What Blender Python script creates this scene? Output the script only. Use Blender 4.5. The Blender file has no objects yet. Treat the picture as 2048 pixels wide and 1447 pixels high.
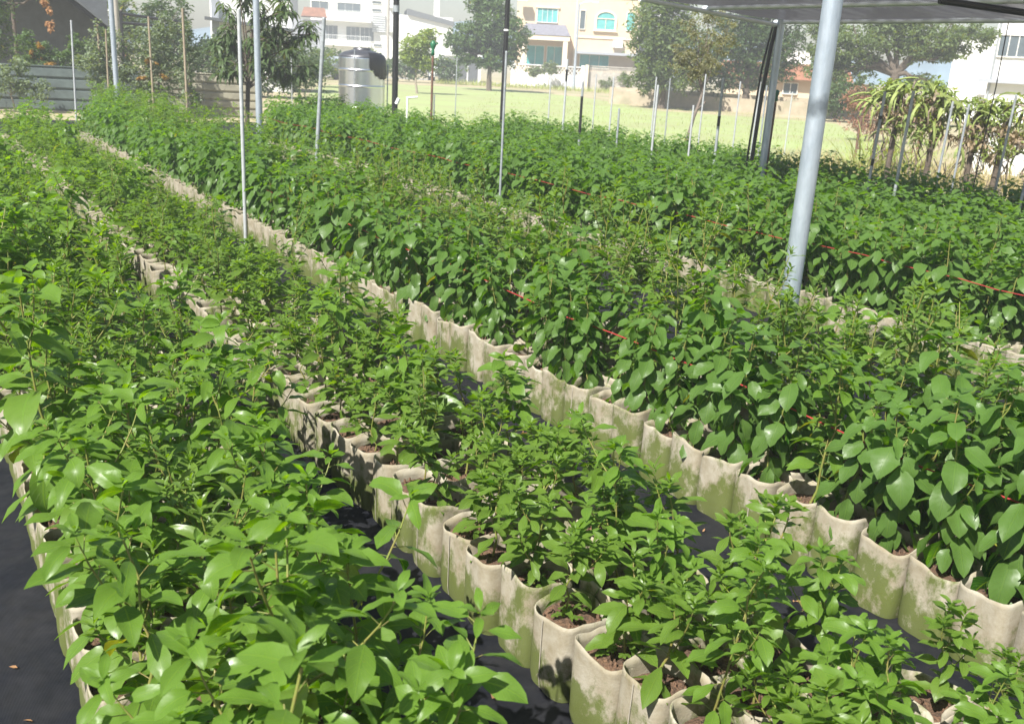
import bpy, math, random
import numpy as np
from mathutils import Vector, Matrix

scn = bpy.context.scene
COL = scn.collection
PI = math.pi

# ------------------------------------------------------------------ camera
CAM_F, CAM_P, CAM_R, CAM_A, CAM_H = 1900.0, math.radians(17.4), math.asin(.056), math.radians(33.2), 1.8
fh = Vector((math.sin(CAM_A), math.cos(CAM_A), 0)); rt = Vector((math.cos(CAM_A), -math.sin(CAM_A), 0)); up = Vector((0, 0, 1))
FWD = math.cos(CAM_P) * fh - math.sin(CAM_P) * up
DN = -math.sin(CAM_P) * fh - math.cos(CAM_P) * up
CX = math.cos(CAM_R) * rt - math.sin(CAM_R) * DN
CD = math.sin(CAM_R) * rt + math.cos(CAM_R) * DN
cam_d = bpy.data.cameras.new('camera')
cam = bpy.data.objects.new('camera', cam_d); COL.objects.link(cam)
cam.matrix_world = Matrix(((CX.x, -CD.x, -FWD.x, 0), (CX.y, -CD.y, -FWD.y, 0), (CX.z, -CD.z, -FWD.z, CAM_H), (0, 0, 0, 1)))
cam_d.sensor_width = 36; cam_d.lens = CAM_F / 2048 * 36
cam_d.clip_start = .05; cam_d.clip_end = 6000
cam_d.dof.use_dof = True; cam_d.dof.focus_distance = 3.6; cam_d.dof.aperture_fstop = 7.5
scn.camera = cam

# ------------------------------------------------------------------ sky and sun
SUN_EL = math.radians(50); SUN_AZ = math.atan2(-.93, -.40)
sdir = Vector((math.sin(SUN_AZ) * math.cos(SUN_EL), math.cos(SUN_AZ) * math.cos(SUN_EL), math.sin(SUN_EL)))
world = bpy.data.worlds.new("World"); scn.world = world; world.use_nodes = True
wn = world.node_tree
sky = wn.nodes.new('ShaderNodeTexSky'); sky.sky_type = 'NISHITA'; sky.sun_disc = False
sky.sun_elevation = SUN_EL; sky.sun_rotation = SUN_AZ; sky.air_density = 1.2; sky.dust_density = 1.5
bg = wn.nodes['Background']; bg.inputs['Strength'].default_value = .06
wn.links.new(sky.outputs[0], bg.inputs['Color'])
sun_d = bpy.data.lights.new('sun', 'SUN'); sun_d.energy = 5.0; sun_d.angle = math.radians(.5); sun_d.color = (1, .965, .90)
sun = bpy.data.objects.new('sun', sun_d); COL.objects.link(sun); sun.rotation_euler = sdir.to_track_quat('Z', 'Y').to_euler()
scn.view_settings.view_transform = 'Standard'; scn.view_settings.look = 'None'
scn.view_settings.exposure = 1.13; scn.view_settings.gamma = 1
scn.cycles.max_bounces = 7; scn.cycles.transparent_max_bounces = 8

# ------------------------------------------------------------------ materials
def mat(name, base=(.5, .5, .5), rough=.6, metal=0., noise=0., nscale=8., base2=None, bump=0., bscale=40., spec=.5, stretch=None, coords='Object'):
    m = bpy.data.materials.new(name); m.use_nodes = True
    nt = m.node_tree; b = nt.nodes['Principled BSDF']
    b.inputs['Roughness'].default_value = rough; b.inputs['Metallic'].default_value = metal
    b.inputs['Specular IOR Level'].default_value = spec
    b.inputs['Base Color'].default_value = (*base, 1)
    tc = nt.nodes.new('ShaderNodeTexCoord')
    vec = tc.outputs[coords]
    if stretch:
        mp = nt.nodes.new('ShaderNodeMapping'); mp.inputs['Scale'].default_value = stretch
        nt.links.new(vec, mp.inputs['Vector']); vec = mp.outputs[0]
    if noise > 0 or base2:
        n = nt.nodes.new('ShaderNodeTexNoise'); n.inputs['Scale'].default_value = nscale; n.inputs['Detail'].default_value = 6; n.inputs['Roughness'].default_value = .65
        nt.links.new(vec, n.inputs['Vector'])
        rmp = nt.nodes.new('ShaderNodeValToRGB')
        e = rmp.color_ramp.elements
        b2 = base2 or tuple(c * (1 - noise) for c in base)
        e[0].position = .36; e[1].position = .66
        e[0].color = (*b2, 1); e[1].color = (*base, 1)
        nt.links.new(n.outputs['Fac'], rmp.inputs[0]); nt.links.new(rmp.outputs[0], b.inputs['Base Color'])
    if bump > 0:
        n2 = nt.nodes.new('ShaderNodeTexNoise'); n2.inputs['Scale'].default_value = bscale; n2.inputs['Detail'].default_value = 5
        nt.links.new(vec, n2.inputs['Vector'])
        bp = nt.nodes.new('ShaderNodeBump'); bp.inputs['Strength'].default_value = bump; bp.inputs['Distance'].default_value = .02
        nt.links.new(n2.outputs['Fac'], bp.inputs['Height']); nt.links.new(bp.outputs[0], b.inputs['Normal'])
    return m

def leaf_mat(name, old, young, under, rough=.40, trans=.32, veins=True, spec=.24):
    m = bpy.data.materials.new(name); m.use_nodes = True
    nt = m.node_tree; N = nt.nodes; Lk = nt.links
    b = N['Principled BSDF']; b.inputs['Roughness'].default_value = rough; b.inputs['Specular IOR Level'].default_value = spec
    at = N.new('ShaderNodeAttribute'); at.attribute_name = 'age'
    geo = N.new('ShaderNodeNewGeometry')
    # leaf-to-leaf variation plus young growth
    ma = N.new('ShaderNodeMath'); ma.operation = 'MULTIPLY_ADD'; ma.inputs[1].default_value = .70; ma.inputs[2].default_value = -.24
    Lk.new(geo.outputs['Random Per Island'], ma.inputs[0])
    ad = N.new('ShaderNodeMath'); ad.operation = 'ADD'; ad.use_clamp = True
    oi = N.new('ShaderNodeObjectInfo'); om = N.new('ShaderNodeMath'); om.operation = 'MULTIPLY_ADD'; om.inputs[1].default_value = .30; Lk.new(oi.outputs['Random'], om.inputs[0]); Lk.new(at.outputs['Fac'], om.inputs[2])
    Lk.new(ma.outputs[0], ad.inputs[0]); Lk.new(om.outputs[0], ad.inputs[1])
    mx = N.new('ShaderNodeMix'); mx.data_type = 'RGBA'
    mx.inputs[6].default_value = (*old, 1); mx.inputs[7].default_value = (*young, 1)
    Lk.new(ad.outputs[0], mx.inputs[0])
    # a few yellowed leaves
    mt = N.new('ShaderNodeMath'); mt.operation = 'MULTIPLY'; mt.inputs[1].default_value = 37.31
    Lk.new(geo.outputs['Random Per Island'], mt.inputs[0])
    fr = N.new('ShaderNodeMath'); fr.operation = 'FRACT'; Lk.new(mt.outputs[0], fr.inputs[0])
    gt = N.new('ShaderNodeMath'); gt.operation = 'GREATER_THAN'; gt.inputs[1].default_value = .975; Lk.new(fr.outputs[0], gt.inputs[0])
    ym = N.new('ShaderNodeMath'); ym.operation = 'MULTIPLY'; ym.inputs[1].default_value = .55; Lk.new(gt.outputs[0], ym.inputs[0])
    mx0 = N.new('ShaderNodeMix'); mx0.data_type = 'RGBA'; mx0.inputs[7].default_value = (.34, .30, .03, 1)
    Lk.new(ym.outputs[0], mx0.inputs[0]); Lk.new(mx.outputs[2], mx0.inputs[6])
    col = mx0.outputs[2]
    # blotchy leaf surface
    nz = N.new('ShaderNodeTexNoise'); nz.inputs['Scale'].default_value = 38; nz.inputs['Detail'].default_value = 3
    Lk.new(geo.outputs['Position'], nz.inputs['Vector'])
    mr = N.new('ShaderNodeMapRange'); mr.inputs[1].default_value = .3; mr.inputs[2].default_value = .7; mr.inputs[3].default_value = .82; mr.inputs[4].default_value = 1.15
    Lk.new(nz.outputs['Fac'], mr.inputs[0])
    hs = N.new('ShaderNodeMix'); hs.data_type = 'RGBA'; hs.blend_type = 'MULTIPLY'; hs.inputs[0].default_value = 1
    Lk.new(col, hs.inputs[6]); Lk.new(mr.outputs[0], hs.inputs[7]); col = hs.outputs[2]
    if veins:
        sn = N.new('ShaderNodeTexNoise'); sn.inputs['Scale'].default_value = 95; sn.inputs['Detail'].default_value = 2; Lk.new(geo.outputs['Position'], sn.inputs['Vector'])
        sr = N.new('ShaderNodeMapRange'); sr.inputs[1].default_value = .70; sr.inputs[2].default_value = .76; sr.inputs[3].default_value = 0; sr.inputs[4].default_value = .55; Lk.new(sn.outputs['Fac'], sr.inputs[0])
        sm_ = N.new('ShaderNodeMix'); sm_.data_type = 'RGBA'; sm_.inputs[7].default_value = (.20, .15, .05, 1); Lk.new(sr.outputs[0], sm_.inputs[0]); Lk.new(col, sm_.inputs[6]); col = sm_.outputs[2]
        vo = N.new('ShaderNodeTexVoronoi'); vo.inputs['Scale'].default_value = 120; Lk.new(geo.outputs['Position'], vo.inputs['Vector'])  # pale specks: glints painted into the leaf colour
        vl = N.new('ShaderNodeMapRange'); vl.inputs[1].default_value = .10; vl.inputs[2].default_value = .20; vl.inputs[3].default_value = .3; vl.inputs[4].default_value = 0; Lk.new(vo.outputs['Distance'], vl.inputs[0])
        vg = N.new('ShaderNodeMapRange'); vg.inputs[1].default_value = .48; vg.inputs[2].default_value = .62; Lk.new(nz.outputs['Fac'], vg.inputs[0])
        vm2 = N.new('ShaderNodeMath'); vm2.operation = 'MULTIPLY'; Lk.new(vl.outputs[0], vm2.inputs[0]); Lk.new(vg.outputs[0], vm2.inputs[1])
        vx = N.new('ShaderNodeMix'); vx.data_type = 'RGBA'; vx.inputs[7].default_value = (.62, .64, .55, 1); Lk.new(vm2.outputs[0], vx.inputs[0]); Lk.new(col, vx.inputs[6]); col = vx.outputs[2]
        rr = N.new('ShaderNodeMapRange'); rr.inputs[1].default_value = .3; rr.inputs[2].default_value = .7; rr.inputs[3].default_value = rough - .14; rr.inputs[4].default_value = rough + .12
        Lk.new(nz.outputs['Fac'], rr.inputs[0]); Lk.new(rr.outputs[0], b.inputs['Roughness'])
        uv = N.new('ShaderNodeUVMap'); uv.uv_map = 'UVMap'
        sp = N.new('ShaderNodeSeparateXYZ'); Lk.new(uv.outputs[0], sp.inputs[0])
        ab = N.new('ShaderNodeMath'); ab.operation = 'ABSOLUTE'; Lk.new(sp.outputs[0], ab.inputs[0])
        mid = N.new('ShaderNodeMath'); mid.operation = 'LESS_THAN'; mid.inputs[1].default_value = .07; Lk.new(ab.outputs[0], mid.inputs[0])
        # side veins: curved stripes
        s1 = N.new('ShaderNodeMath'); s1.operation = 'MULTIPLY_ADD'; s1.inputs[1].default_value = -.22; Lk.new(ab.outputs[0], s1.inputs[0]); Lk.new(sp.outputs[1], s1.inputs[2])
        s2 = N.new('ShaderNodeMath'); s2.operation = 'MULTIPLY'; s2.inputs[1].default_value = 8.; Lk.new(s1.outputs[0], s2.inputs[0])
        s3 = N.new('ShaderNodeMath'); s3.operation = 'FRACT'; Lk.new(s2.outputs[0], s3.inputs[0])
        s4 = N.new('ShaderNodeMath'); s4.operation = 'LESS_THAN'; s4.inputs[1].default_value = .11; Lk.new(s3.outputs[0], s4.inputs[0])
        s5 = N.new('ShaderNodeMath'); s5.operation = 'MULTIPLY'; s5.inputs[1].default_value = .45; Lk.new(s4.outputs[0], s5.inputs[0])
        mxx = N.new('ShaderNodeMath'); mxx.operation = 'MAXIMUM'; Lk.new(mid.outputs[0], mxx.inputs[0]); Lk.new(s5.outputs[0], mxx.inputs[1])
        vm = N.new('ShaderNodeMath'); vm.operation = 'MULTIPLY'; vm.inputs[1].default_value = .7; Lk.new(mxx.outputs[0], vm.inputs[0])
        mv = N.new('ShaderNodeMix'); mv.data_type = 'RGBA'; mv.inputs[7].default_value = (young[0] * 1.5 + .02, young[1] * 1.25, young[2] * 1.5, 1)
        Lk.new(vm.outputs[0], mv.inputs[0]); Lk.new(col, mv.inputs[6]); col = mv.outputs[2]
        bp = N.new('ShaderNodeBump'); bp.inputs['Strength'].default_value = .6; bp.inputs['Distance'].default_value = .004; bp.invert = True
        Lk.new(mxx.outputs[0], bp.inputs['Height']); Lk.new(bp.outputs[0], b.inputs['Normal'])
    mb_ = N.new('ShaderNodeMix'); mb_.data_type = 'RGBA'; mb_.inputs[7].default_value = (*under, 1)
    Lk.new(geo.outputs['Backfacing'], mb_.inputs[0]); Lk.new(col, mb_.inputs[6])
    Lk.new(mb_.outputs[2], b.inputs['Base Color'])
    tr = N.new('ShaderNodeBsdfTranslucent')
    tm = N.new('ShaderNodeMix'); tm.data_type = 'RGBA'; tm.blend_type = 'MULTIPLY'; tm.inputs[0].default_value = 1; tm.inputs[7].default_value = (2.2, 2.0, .5, 1)
    Lk.new(col, tm.inputs[6]); Lk.new(tm.outputs[2], tr.inputs['Color'])
    ms = N.new('ShaderNodeMixShader'); ms.inputs[0].default_value = trans
    Lk.new(b.outputs[0], ms.inputs[1]); Lk.new(tr.outputs[0], ms.inputs[2])
    Lk.new(ms.outputs[0], N['Material Output'].inputs['Surface'])
    return m

M = {}
M['leaf_bright'] = leaf_mat('leaf_bright', (.036, .125, .004), (.180, .355, .006), (.10, .18, .025))
M['leaf_narrow'] = leaf_mat('leaf_narrow', (.038, .118, .006), (.175, .335, .010), (.11, .18, .03), rough=.35)
M['leaf_mid'] = leaf_mat('leaf_mid', (.036, .118, .004), (.195, .355, .006), (.10, .17, .025))
M['leaf_deep'] = leaf_mat('leaf_deep', (.022, .094, .006), (.150, .325, .008), (.08, .15, .03), rough=.42, spec=.26)
M['leaf_twig'] = leaf_mat('leaf_twig', (.048, .130, .006), (.20, .350, .010), (.11, .18, .035))
M['stem'] = mat('stem', (.16, .22, .04), .5, base2=(.20, .16, .05), nscale=30)
M['soil'] = mat('soil', (.17, .095, .055), .95, base2=(.06, .035, .022), nscale=55, bump=.8, bscale=90)
M['mat'] = None

def bag_material():
    m = bpy.data.materials.new('bag_felt'); m.use_nodes = True
    nt = m.node_tree; N = nt.nodes; Lk = nt.links; b = N['Principled BSDF']
    b.inputs['Roughness'].default_value = .9; b.inputs['Specular IOR Level'].default_value = .2
    geo = N.new('ShaderNodeNewGeometry')
    n1 = N.new('ShaderNodeTexNoise'); n1.inputs['Scale'].default_value = 9; n1.inputs['Detail'].default_value = 6; n1.inputs['Roughness'].default_value = .7
    Lk.new(geo.outputs['Position'], n1.inputs['Vector'])
    r1 = N.new('ShaderNodeValToRGB'); e = r1.color_ramp.elements
    e[0].position = .3; e[0].color = (.25, .21, .135, 1); e[1].position = .66; e[1].color = (.42, .385, .31, 1)
    Lk.new(n1.outputs['Fac'], r1.inputs[0])
    n2 = N.new('ShaderNodeTexNoise'); n2.inputs['Scale'].default_value = 6.5; n2.inputs['Detail'].default_value = 7; n2.inputs['Roughness'].default_value = .72
    mp = N.new('ShaderNodeMapping'); mp.inputs['Location'].default_value = (3.3, 7.7, 1.9); mp.inputs['Scale'].default_value = (1, 1, .75)
    Lk.new(geo.outputs['Position'], mp.inputs[0]); Lk.new(mp.outputs[0], n2.inputs['Vector'])
    sp = N.new('ShaderNodeSeparateXYZ'); Lk.new(geo.outputs['Position'], sp.inputs[0])
    zr = N.new('ShaderNodeMapRange'); zr.inputs[1].default_value = .03; zr.inputs[2].default_value = .26; zr.inputs[3].default_value = .12; zr.inputs[4].default_value = -.06
    Lk.new(sp.outputs[2], zr.inputs[0])
    ad = N.new('ShaderNodeMath'); ad.operation = 'ADD'; Lk.new(n2.outputs['Fac'], ad.inputs[0]); Lk.new(zr.outputs[0], ad.inputs[1])
    r2 = N.new('ShaderNodeMapRange'); r2.inputs[1].default_value = .465; r2.inputs[2].default_value = .575; r2.inputs[3].default_value = 0; r2.inputs[4].default_value = .9
    Lk.new(ad.outputs[0], r2.inputs[0])
    mx = N.new('ShaderNodeMix'); mx.data_type = 'RGBA'; mx.inputs[7].default_value = (.095, .125, .022, 1)
    Lk.new(r2.outputs[0], mx.inputs[0]); Lk.new(r1.outputs[0], mx.inputs[6])
    Lk.new(mx.outputs[2], b.inputs['Base Color'])
    n3 = N.new('ShaderNodeTexNoise'); n3.inputs['Scale'].default_value = 160; n3.inputs['Detail'].default_value = 3
    Lk.new(geo.outputs['Position'], n3.inputs['Vector'])
    bp = N.new('ShaderNodeBump'); bp.inputs['Strength'].default_value = .35; bp.inputs['Distance'].default_value = .004
    Lk.new(n3.outputs['Fac'], bp.inputs['Height']); Lk.new(bp.outputs[0], b.inputs['Normal'])
    tr = N.new('ShaderNodeBsdfTranslucent'); Lk.new(mx.outputs[2], tr.inputs['Color'])
    ms = N.new('ShaderNodeMixShader'); ms.inputs[0].default_value = .15
    Lk.new(b.outputs[0], ms.inputs[1]); Lk.new(tr.outputs[0], ms.inputs[2]); Lk.new(ms.outputs[0], N['Material Output'].inputs['Surface'])
    return m
M['bag'] = bag_material()
M['seam'] = mat('bag_seam', (.40, .36, .29), .9, noise=.3, nscale=30)

def ground_mat_material():
    m = bpy.data.materials.new('weed_mat'); m.use_nodes = True
    nt = m.node_tree; N = nt.nodes; Lk = nt.links; b = N['Principled BSDF']
    geo = N.new('ShaderNodeNewGeometry')
    n1 = N.new('ShaderNodeTexNoise'); n1.inputs['Scale'].default_value = 2.6; n1.inputs['Detail'].default_value = 8; n1.inputs['Roughness'].default_value = .7
    Lk.new(geo.outputs['Position'], n1.inputs['Vector'])
    r1 = N.new('ShaderNodeValToRGB'); e = r1.color_ramp.elements
    e[0].position = .42; e[0].color = (.007, .008, .012, 1); e[1].position = .85; e[1].color = (.030, .029, .030, 1)
    Lk.new(n1.outputs['Fac'], r1.inputs[0]); Lk.new(r1.outputs[0], b.inputs['Base Color'])
    b.inputs['Roughness'].default_value = .6; b.inputs['Specular IOR Level'].default_value = .18
    w = N.new('ShaderNodeTexWave'); w.inputs['Scale'].default_value = 90; Lk.new(geo.outputs['Position'], w.inputs['Vector'])
    n2 = N.new('ShaderNodeTexNoise'); n2.inputs['Scale'].default_value = 7; Lk.new(geo.outputs['Position'], n2.inputs['Vector'])
    ad = N.new('ShaderNodeMath'); ad.operation = 'MULTIPLY_ADD'; ad.inputs[1].default_value = .015; Lk.new(w.outputs['Fac'], ad.inputs[0]); Lk.new(n2.outputs['Fac'], ad.inputs[2])
    bp = N.new('ShaderNodeBump'); bp.inputs['Strength'].default_value = .5; bp.inputs['Distance'].default_value = .05
    Lk.new(ad.outputs[0], bp.inputs['Height']); Lk.new(bp.outputs[0], b.inputs['Normal'])
    return m
M['mat'] = ground_mat_material()
M['galv'] = mat('galvanized_steel', (.46, .51, .57), .42, .45, base2=(.35, .40, .46), nscale=14, bump=.1, bscale=60, stretch=(1, 1, .35))
M['galv_light'] = mat('bright_galvanized', (.78, .83, .88), .45, .1, noise=.12, nscale=10)
M['galv_dull'] = mat('dull_steel', (.38, .41, .43), .5, .3, noise=.3, nscale=20)
M['pvc'] = mat('pale_stake', (.44, .46, .47), .5, 0, noise=.25, nscale=12)
M['black'] = mat('black_plastic', (.018, .018, .02), .45, noise=.4, nscale=25)
M['rust'] = mat('rusty_pipe', (.20, .09, .05), .8, base2=(.07, .05, .045), nscale=20)
M['green_cap'] = mat('green_plastic', (.02, .13, .06), .4)
M['white_pl'] = mat('white_plastic', (.8, .8, .78), .4)
M['bamboo'] = mat('weathered_wood', (.36, .29, .20), .8, noise=.4, nscale=18, stretch=(1, 1, .2))
M['red_rope'] = mat('red_rope', (.36, .03, .025), .8, noise=.35, nscale=120)
M['tank'] = mat('stainless', (.70, .72, .75), .30, 1., bump=.03, bscale=3)
M['tank_dark'] = mat('tank_lid_dark', (.16, .16, .17), .35, .7, noise=.3, nscale=5)
M['concrete'] = mat('concrete', (.42, .39, .34), .9, noise=.3, nscale=3, bump=.3, bscale=20)
M['white_wall'] = mat('white_wall', (.78, .78, .76), .8, noise=.08, nscale=1.2)
M['cream_wall'] = mat('cream_tile', (.60, .475, .34), .7, noise=.08, nscale=2.5)
M['cream_trim'] = mat('cream_trim', (.72, .62, .48), .7, noise=.05)
M['grey_wall'] = mat('grey_wall', (.36, .38, .42), .8, noise=.15, nscale=2)
M['glass_teal'] = mat('teal_glass', (.12, .42, .42), .15, 0, noise=.3, nscale=1.3)
M['glass_dark'] = mat('dark_glass', (.10, .13, .15), .12, 0, noise=.4, nscale=.8)
M['frame_w'] = mat('window_frame', (.70, .68, .62), .6)
M['roof_tile'] = mat('grey_roof_tile', (.20, .20, .24), .7, noise=.35, nscale=6)
M['dark_roof'] = mat('dark_roof', (.11, .12, .13), .7, noise=.3, nscale=3)
M['red_roof'] = mat('orange_roof', (.42, .19, .12), .8, noise=.35, nscale=2)
M['rail'] = mat('railing', (.62, .64, .64), .5)
M['brick'] = mat('grey_block', (.44, .41, .36), .9, noise=.3, nscale=4)
M['bark'] = mat('bark', (.13, .10, .075), .9, noise=.45, nscale=14, bump=.6, bscale=30)
M['bark_dark'] = mat('dark_bark', (.10, .085, .075), .9, base2=(.20, .16, .13), nscale=7)
M['bark_pale'] = mat('pale_bark', (.33, .28, .22), .9, noise=.4, nscale=10)
M['net'] = None
M['fence_grey'] = mat('painted_steel_grey', (.125, .160, .155), .6, .1, noise=.4, nscale=2.2)
M['fence_beige'] = mat('painted_steel_beige', (.34, .32, .24), .6, .1, noise=.4, nscale=2.2)
M['car_white'] = mat('car_white', (.72, .74, .74), .25)
M['car_grey'] = mat('car_grey', (.34, .38, .42), .25, .4)
M['tyre'] = mat('tyre', (.02, .02, .02), .8)
M['earth_wall'] = mat('earth_wall', (.46, .37, .28), .95, base2=(.30, .27, .19), nscale=1.6, bump=.4, bscale=8)
M['straw'] = mat('dry_stalk', (.48, .40, .23), .9, noise=.4, nscale=9)
M['dead_leaf'] = leaf_mat('dead_leaf', (.30, .15, .07), (.42, .24, .10), (.32, .18, .09), rough=.8, trans=.2, veins=False)
M['red_dry'] = leaf_mat('red_dry_twigs', (.24, .14, .10), (.34, .21, .15), (.28, .14, .1), rough=.85, trans=.15, veins=False)
M['orange'] = leaf_mat('orange_leaf', (.30, .17, .04), (.44, .30, .06), (.32, .2, .06), rough=.6, trans=.3, veins=False)
M['tree_dark'] = leaf_mat('tree_dark', (.045, .090, .025), (.12, .19, .045), (.06, .10, .04), rough=.5, trans=.25, veins=False)
M['tree_mid'] = leaf_mat('tree_mid', (.050, .110, .028), (.12, .20, .05), (.08, .13, .05), rough=.5, trans=.28, veins=False)
M['tree_light'] = leaf_mat('tree_light', (.16, .24, .04), (.34, .40, .08), (.2, .27, .08), rough=.5, trans=.3, veins=False)
M['tree_olive'] = leaf_mat('tree_olive', (.080, .135, .035), (.21, .28, .07), (.10, .14, .06), rough=.55, trans=.28, veins=False)
M['bare_leaf'] = leaf_mat('thin_olive', (.14, .15, .07), (.27, .27, .13), (.17, .17, .1), rough=.7, trans=.25, veins=False)
M['shrub_grey'] = leaf_mat('shrub_greygreen', (.10, .155, .085), (.22, .30, .15), (.15, .19, .12), rough=.5, trans=.25, veins=False)
M['mango'] = leaf_mat('mango_leaf', (.030, .075, .022), (.12, .18, .045), (.07, .11, .04), rough=.4, trans=.25)
M['cactus'] = mat('cactus_green', (.26, .30, .08), .7, base2=(.15, .20, .05), nscale=6)
M['withered'] = leaf_mat('withered_leaf', (.26, .19, .12), (.36, .29, .19), (.26, .2, .13), rough=.85, trans=.15, veins=False)
M['straw_blade'] = leaf_mat('straw_blade', (.34, .28, .15), (.42, .38, .20), (.36, .3, .18), rough=.8, trans=.25, veins=False)
M['cactus_dry'] = mat('cactus_dry', (.34, .26, .18), .9, base2=(.07, .06, .05), nscale=7)
M['grass_blade'] = leaf_mat('reed_blade', (.19, .26, .07), (.36, .40, .16), (.26, .32, .12), rough=.6, trans=.3, veins=False)

def net_material():
    m = bpy.data.materials.new('shade_net'); m.use_nodes = True
    nt = m.node_tree; N = nt.nodes; Lk = nt.links; b = N['Principled BSDF']
    b.inputs['Base Color'].default_value = (.07, .068, .074, 1); b.inputs['Roughness'].default_value = .9
    tl = N.new('ShaderNodeBsdfTranslucent'); tl.inputs['Color'].default_value = (.07, .068, .075, 1)
    tp = N.new('ShaderNodeBsdfTransparent')
    tc = N.new('ShaderNodeTexCoord'); w = N.new('ShaderNodeTexWave'); w.bands_direction = 'Y'; w.inputs['Scale'].default_value = 1.3; w.inputs['Distortion'].default_value = 1.5
    Lk.new(tc.outputs['Object'], w.inputs['Vector'])
    mr = N.new('ShaderNodeMapRange'); mr.inputs[3].default_value = .02; mr.inputs[4].default_value = .08; Lk.new(w.outputs['Fac'], mr.inputs[0])
    m1 = N.new('ShaderNodeMixShader'); m1.inputs[0].default_value = .55; Lk.new(b.outputs[0], m1.inputs[1]); Lk.new(tl.outputs[0], m1.inputs[2])
    m2 = N.new('ShaderNodeMixShader'); Lk.new(mr.outputs[0], m2.inputs[0]); Lk.new(m1.outputs[0], m2.inputs[1]); Lk.new(tp.outputs[0], m2.inputs[2])
    Lk.new(m2.outputs[0], N['Material Output'].inputs['Surface'])
    return m
M['net'] = net_material()
def post_material():
    m = mat('post_galvanized', (.46, .52, .59), .40, .55, base2=(.35, .41, .48), nscale=16, bump=.12, bscale=70, stretch=(1, 1, .3))
    nt = m.node_tree; N = nt.nodes; Lk = nt.links; b = N['Principled BSDF']
    src = b.inputs['Base Color'].links[0].from_socket
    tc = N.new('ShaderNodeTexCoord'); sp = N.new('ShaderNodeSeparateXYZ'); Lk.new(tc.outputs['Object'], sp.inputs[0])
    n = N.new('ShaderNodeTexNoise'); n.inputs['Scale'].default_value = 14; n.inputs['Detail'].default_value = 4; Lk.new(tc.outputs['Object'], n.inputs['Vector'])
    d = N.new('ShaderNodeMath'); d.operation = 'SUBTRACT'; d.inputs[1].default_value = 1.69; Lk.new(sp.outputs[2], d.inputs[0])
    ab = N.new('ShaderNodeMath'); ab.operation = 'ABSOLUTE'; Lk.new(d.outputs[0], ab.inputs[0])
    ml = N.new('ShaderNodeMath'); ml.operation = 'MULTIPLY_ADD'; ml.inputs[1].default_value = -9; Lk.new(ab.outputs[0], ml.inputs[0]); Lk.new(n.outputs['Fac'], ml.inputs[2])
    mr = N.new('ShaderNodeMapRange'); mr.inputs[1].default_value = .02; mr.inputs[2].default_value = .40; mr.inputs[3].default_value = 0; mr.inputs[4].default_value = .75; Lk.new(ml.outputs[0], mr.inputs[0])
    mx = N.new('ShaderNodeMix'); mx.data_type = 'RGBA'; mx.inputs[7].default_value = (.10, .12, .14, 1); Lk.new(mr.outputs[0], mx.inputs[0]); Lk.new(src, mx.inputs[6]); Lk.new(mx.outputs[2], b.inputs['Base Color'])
    return m
M['post'] = post_material()

# ------------------------------------------------------------------ helpers
def tag(o, label=None, cat=None, group=None, kind=None):
    if label: o['label'] = label
    if cat: o['category'] = cat
    if group: o['group'] = group
    if kind: o['kind'] = kind
    return o
def link(o, parent=None):
    COL.objects.link(o)
    if parent is not None: o.parent = parent
    return o
def empty(name, loc=(0, 0, 0), rz=0.0):
    o = bpy.data.objects.new(name, None); o.empty_display_size = .1
    o.location = loc; o.rotation_euler = (0, 0, rz); return link(o)

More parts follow.
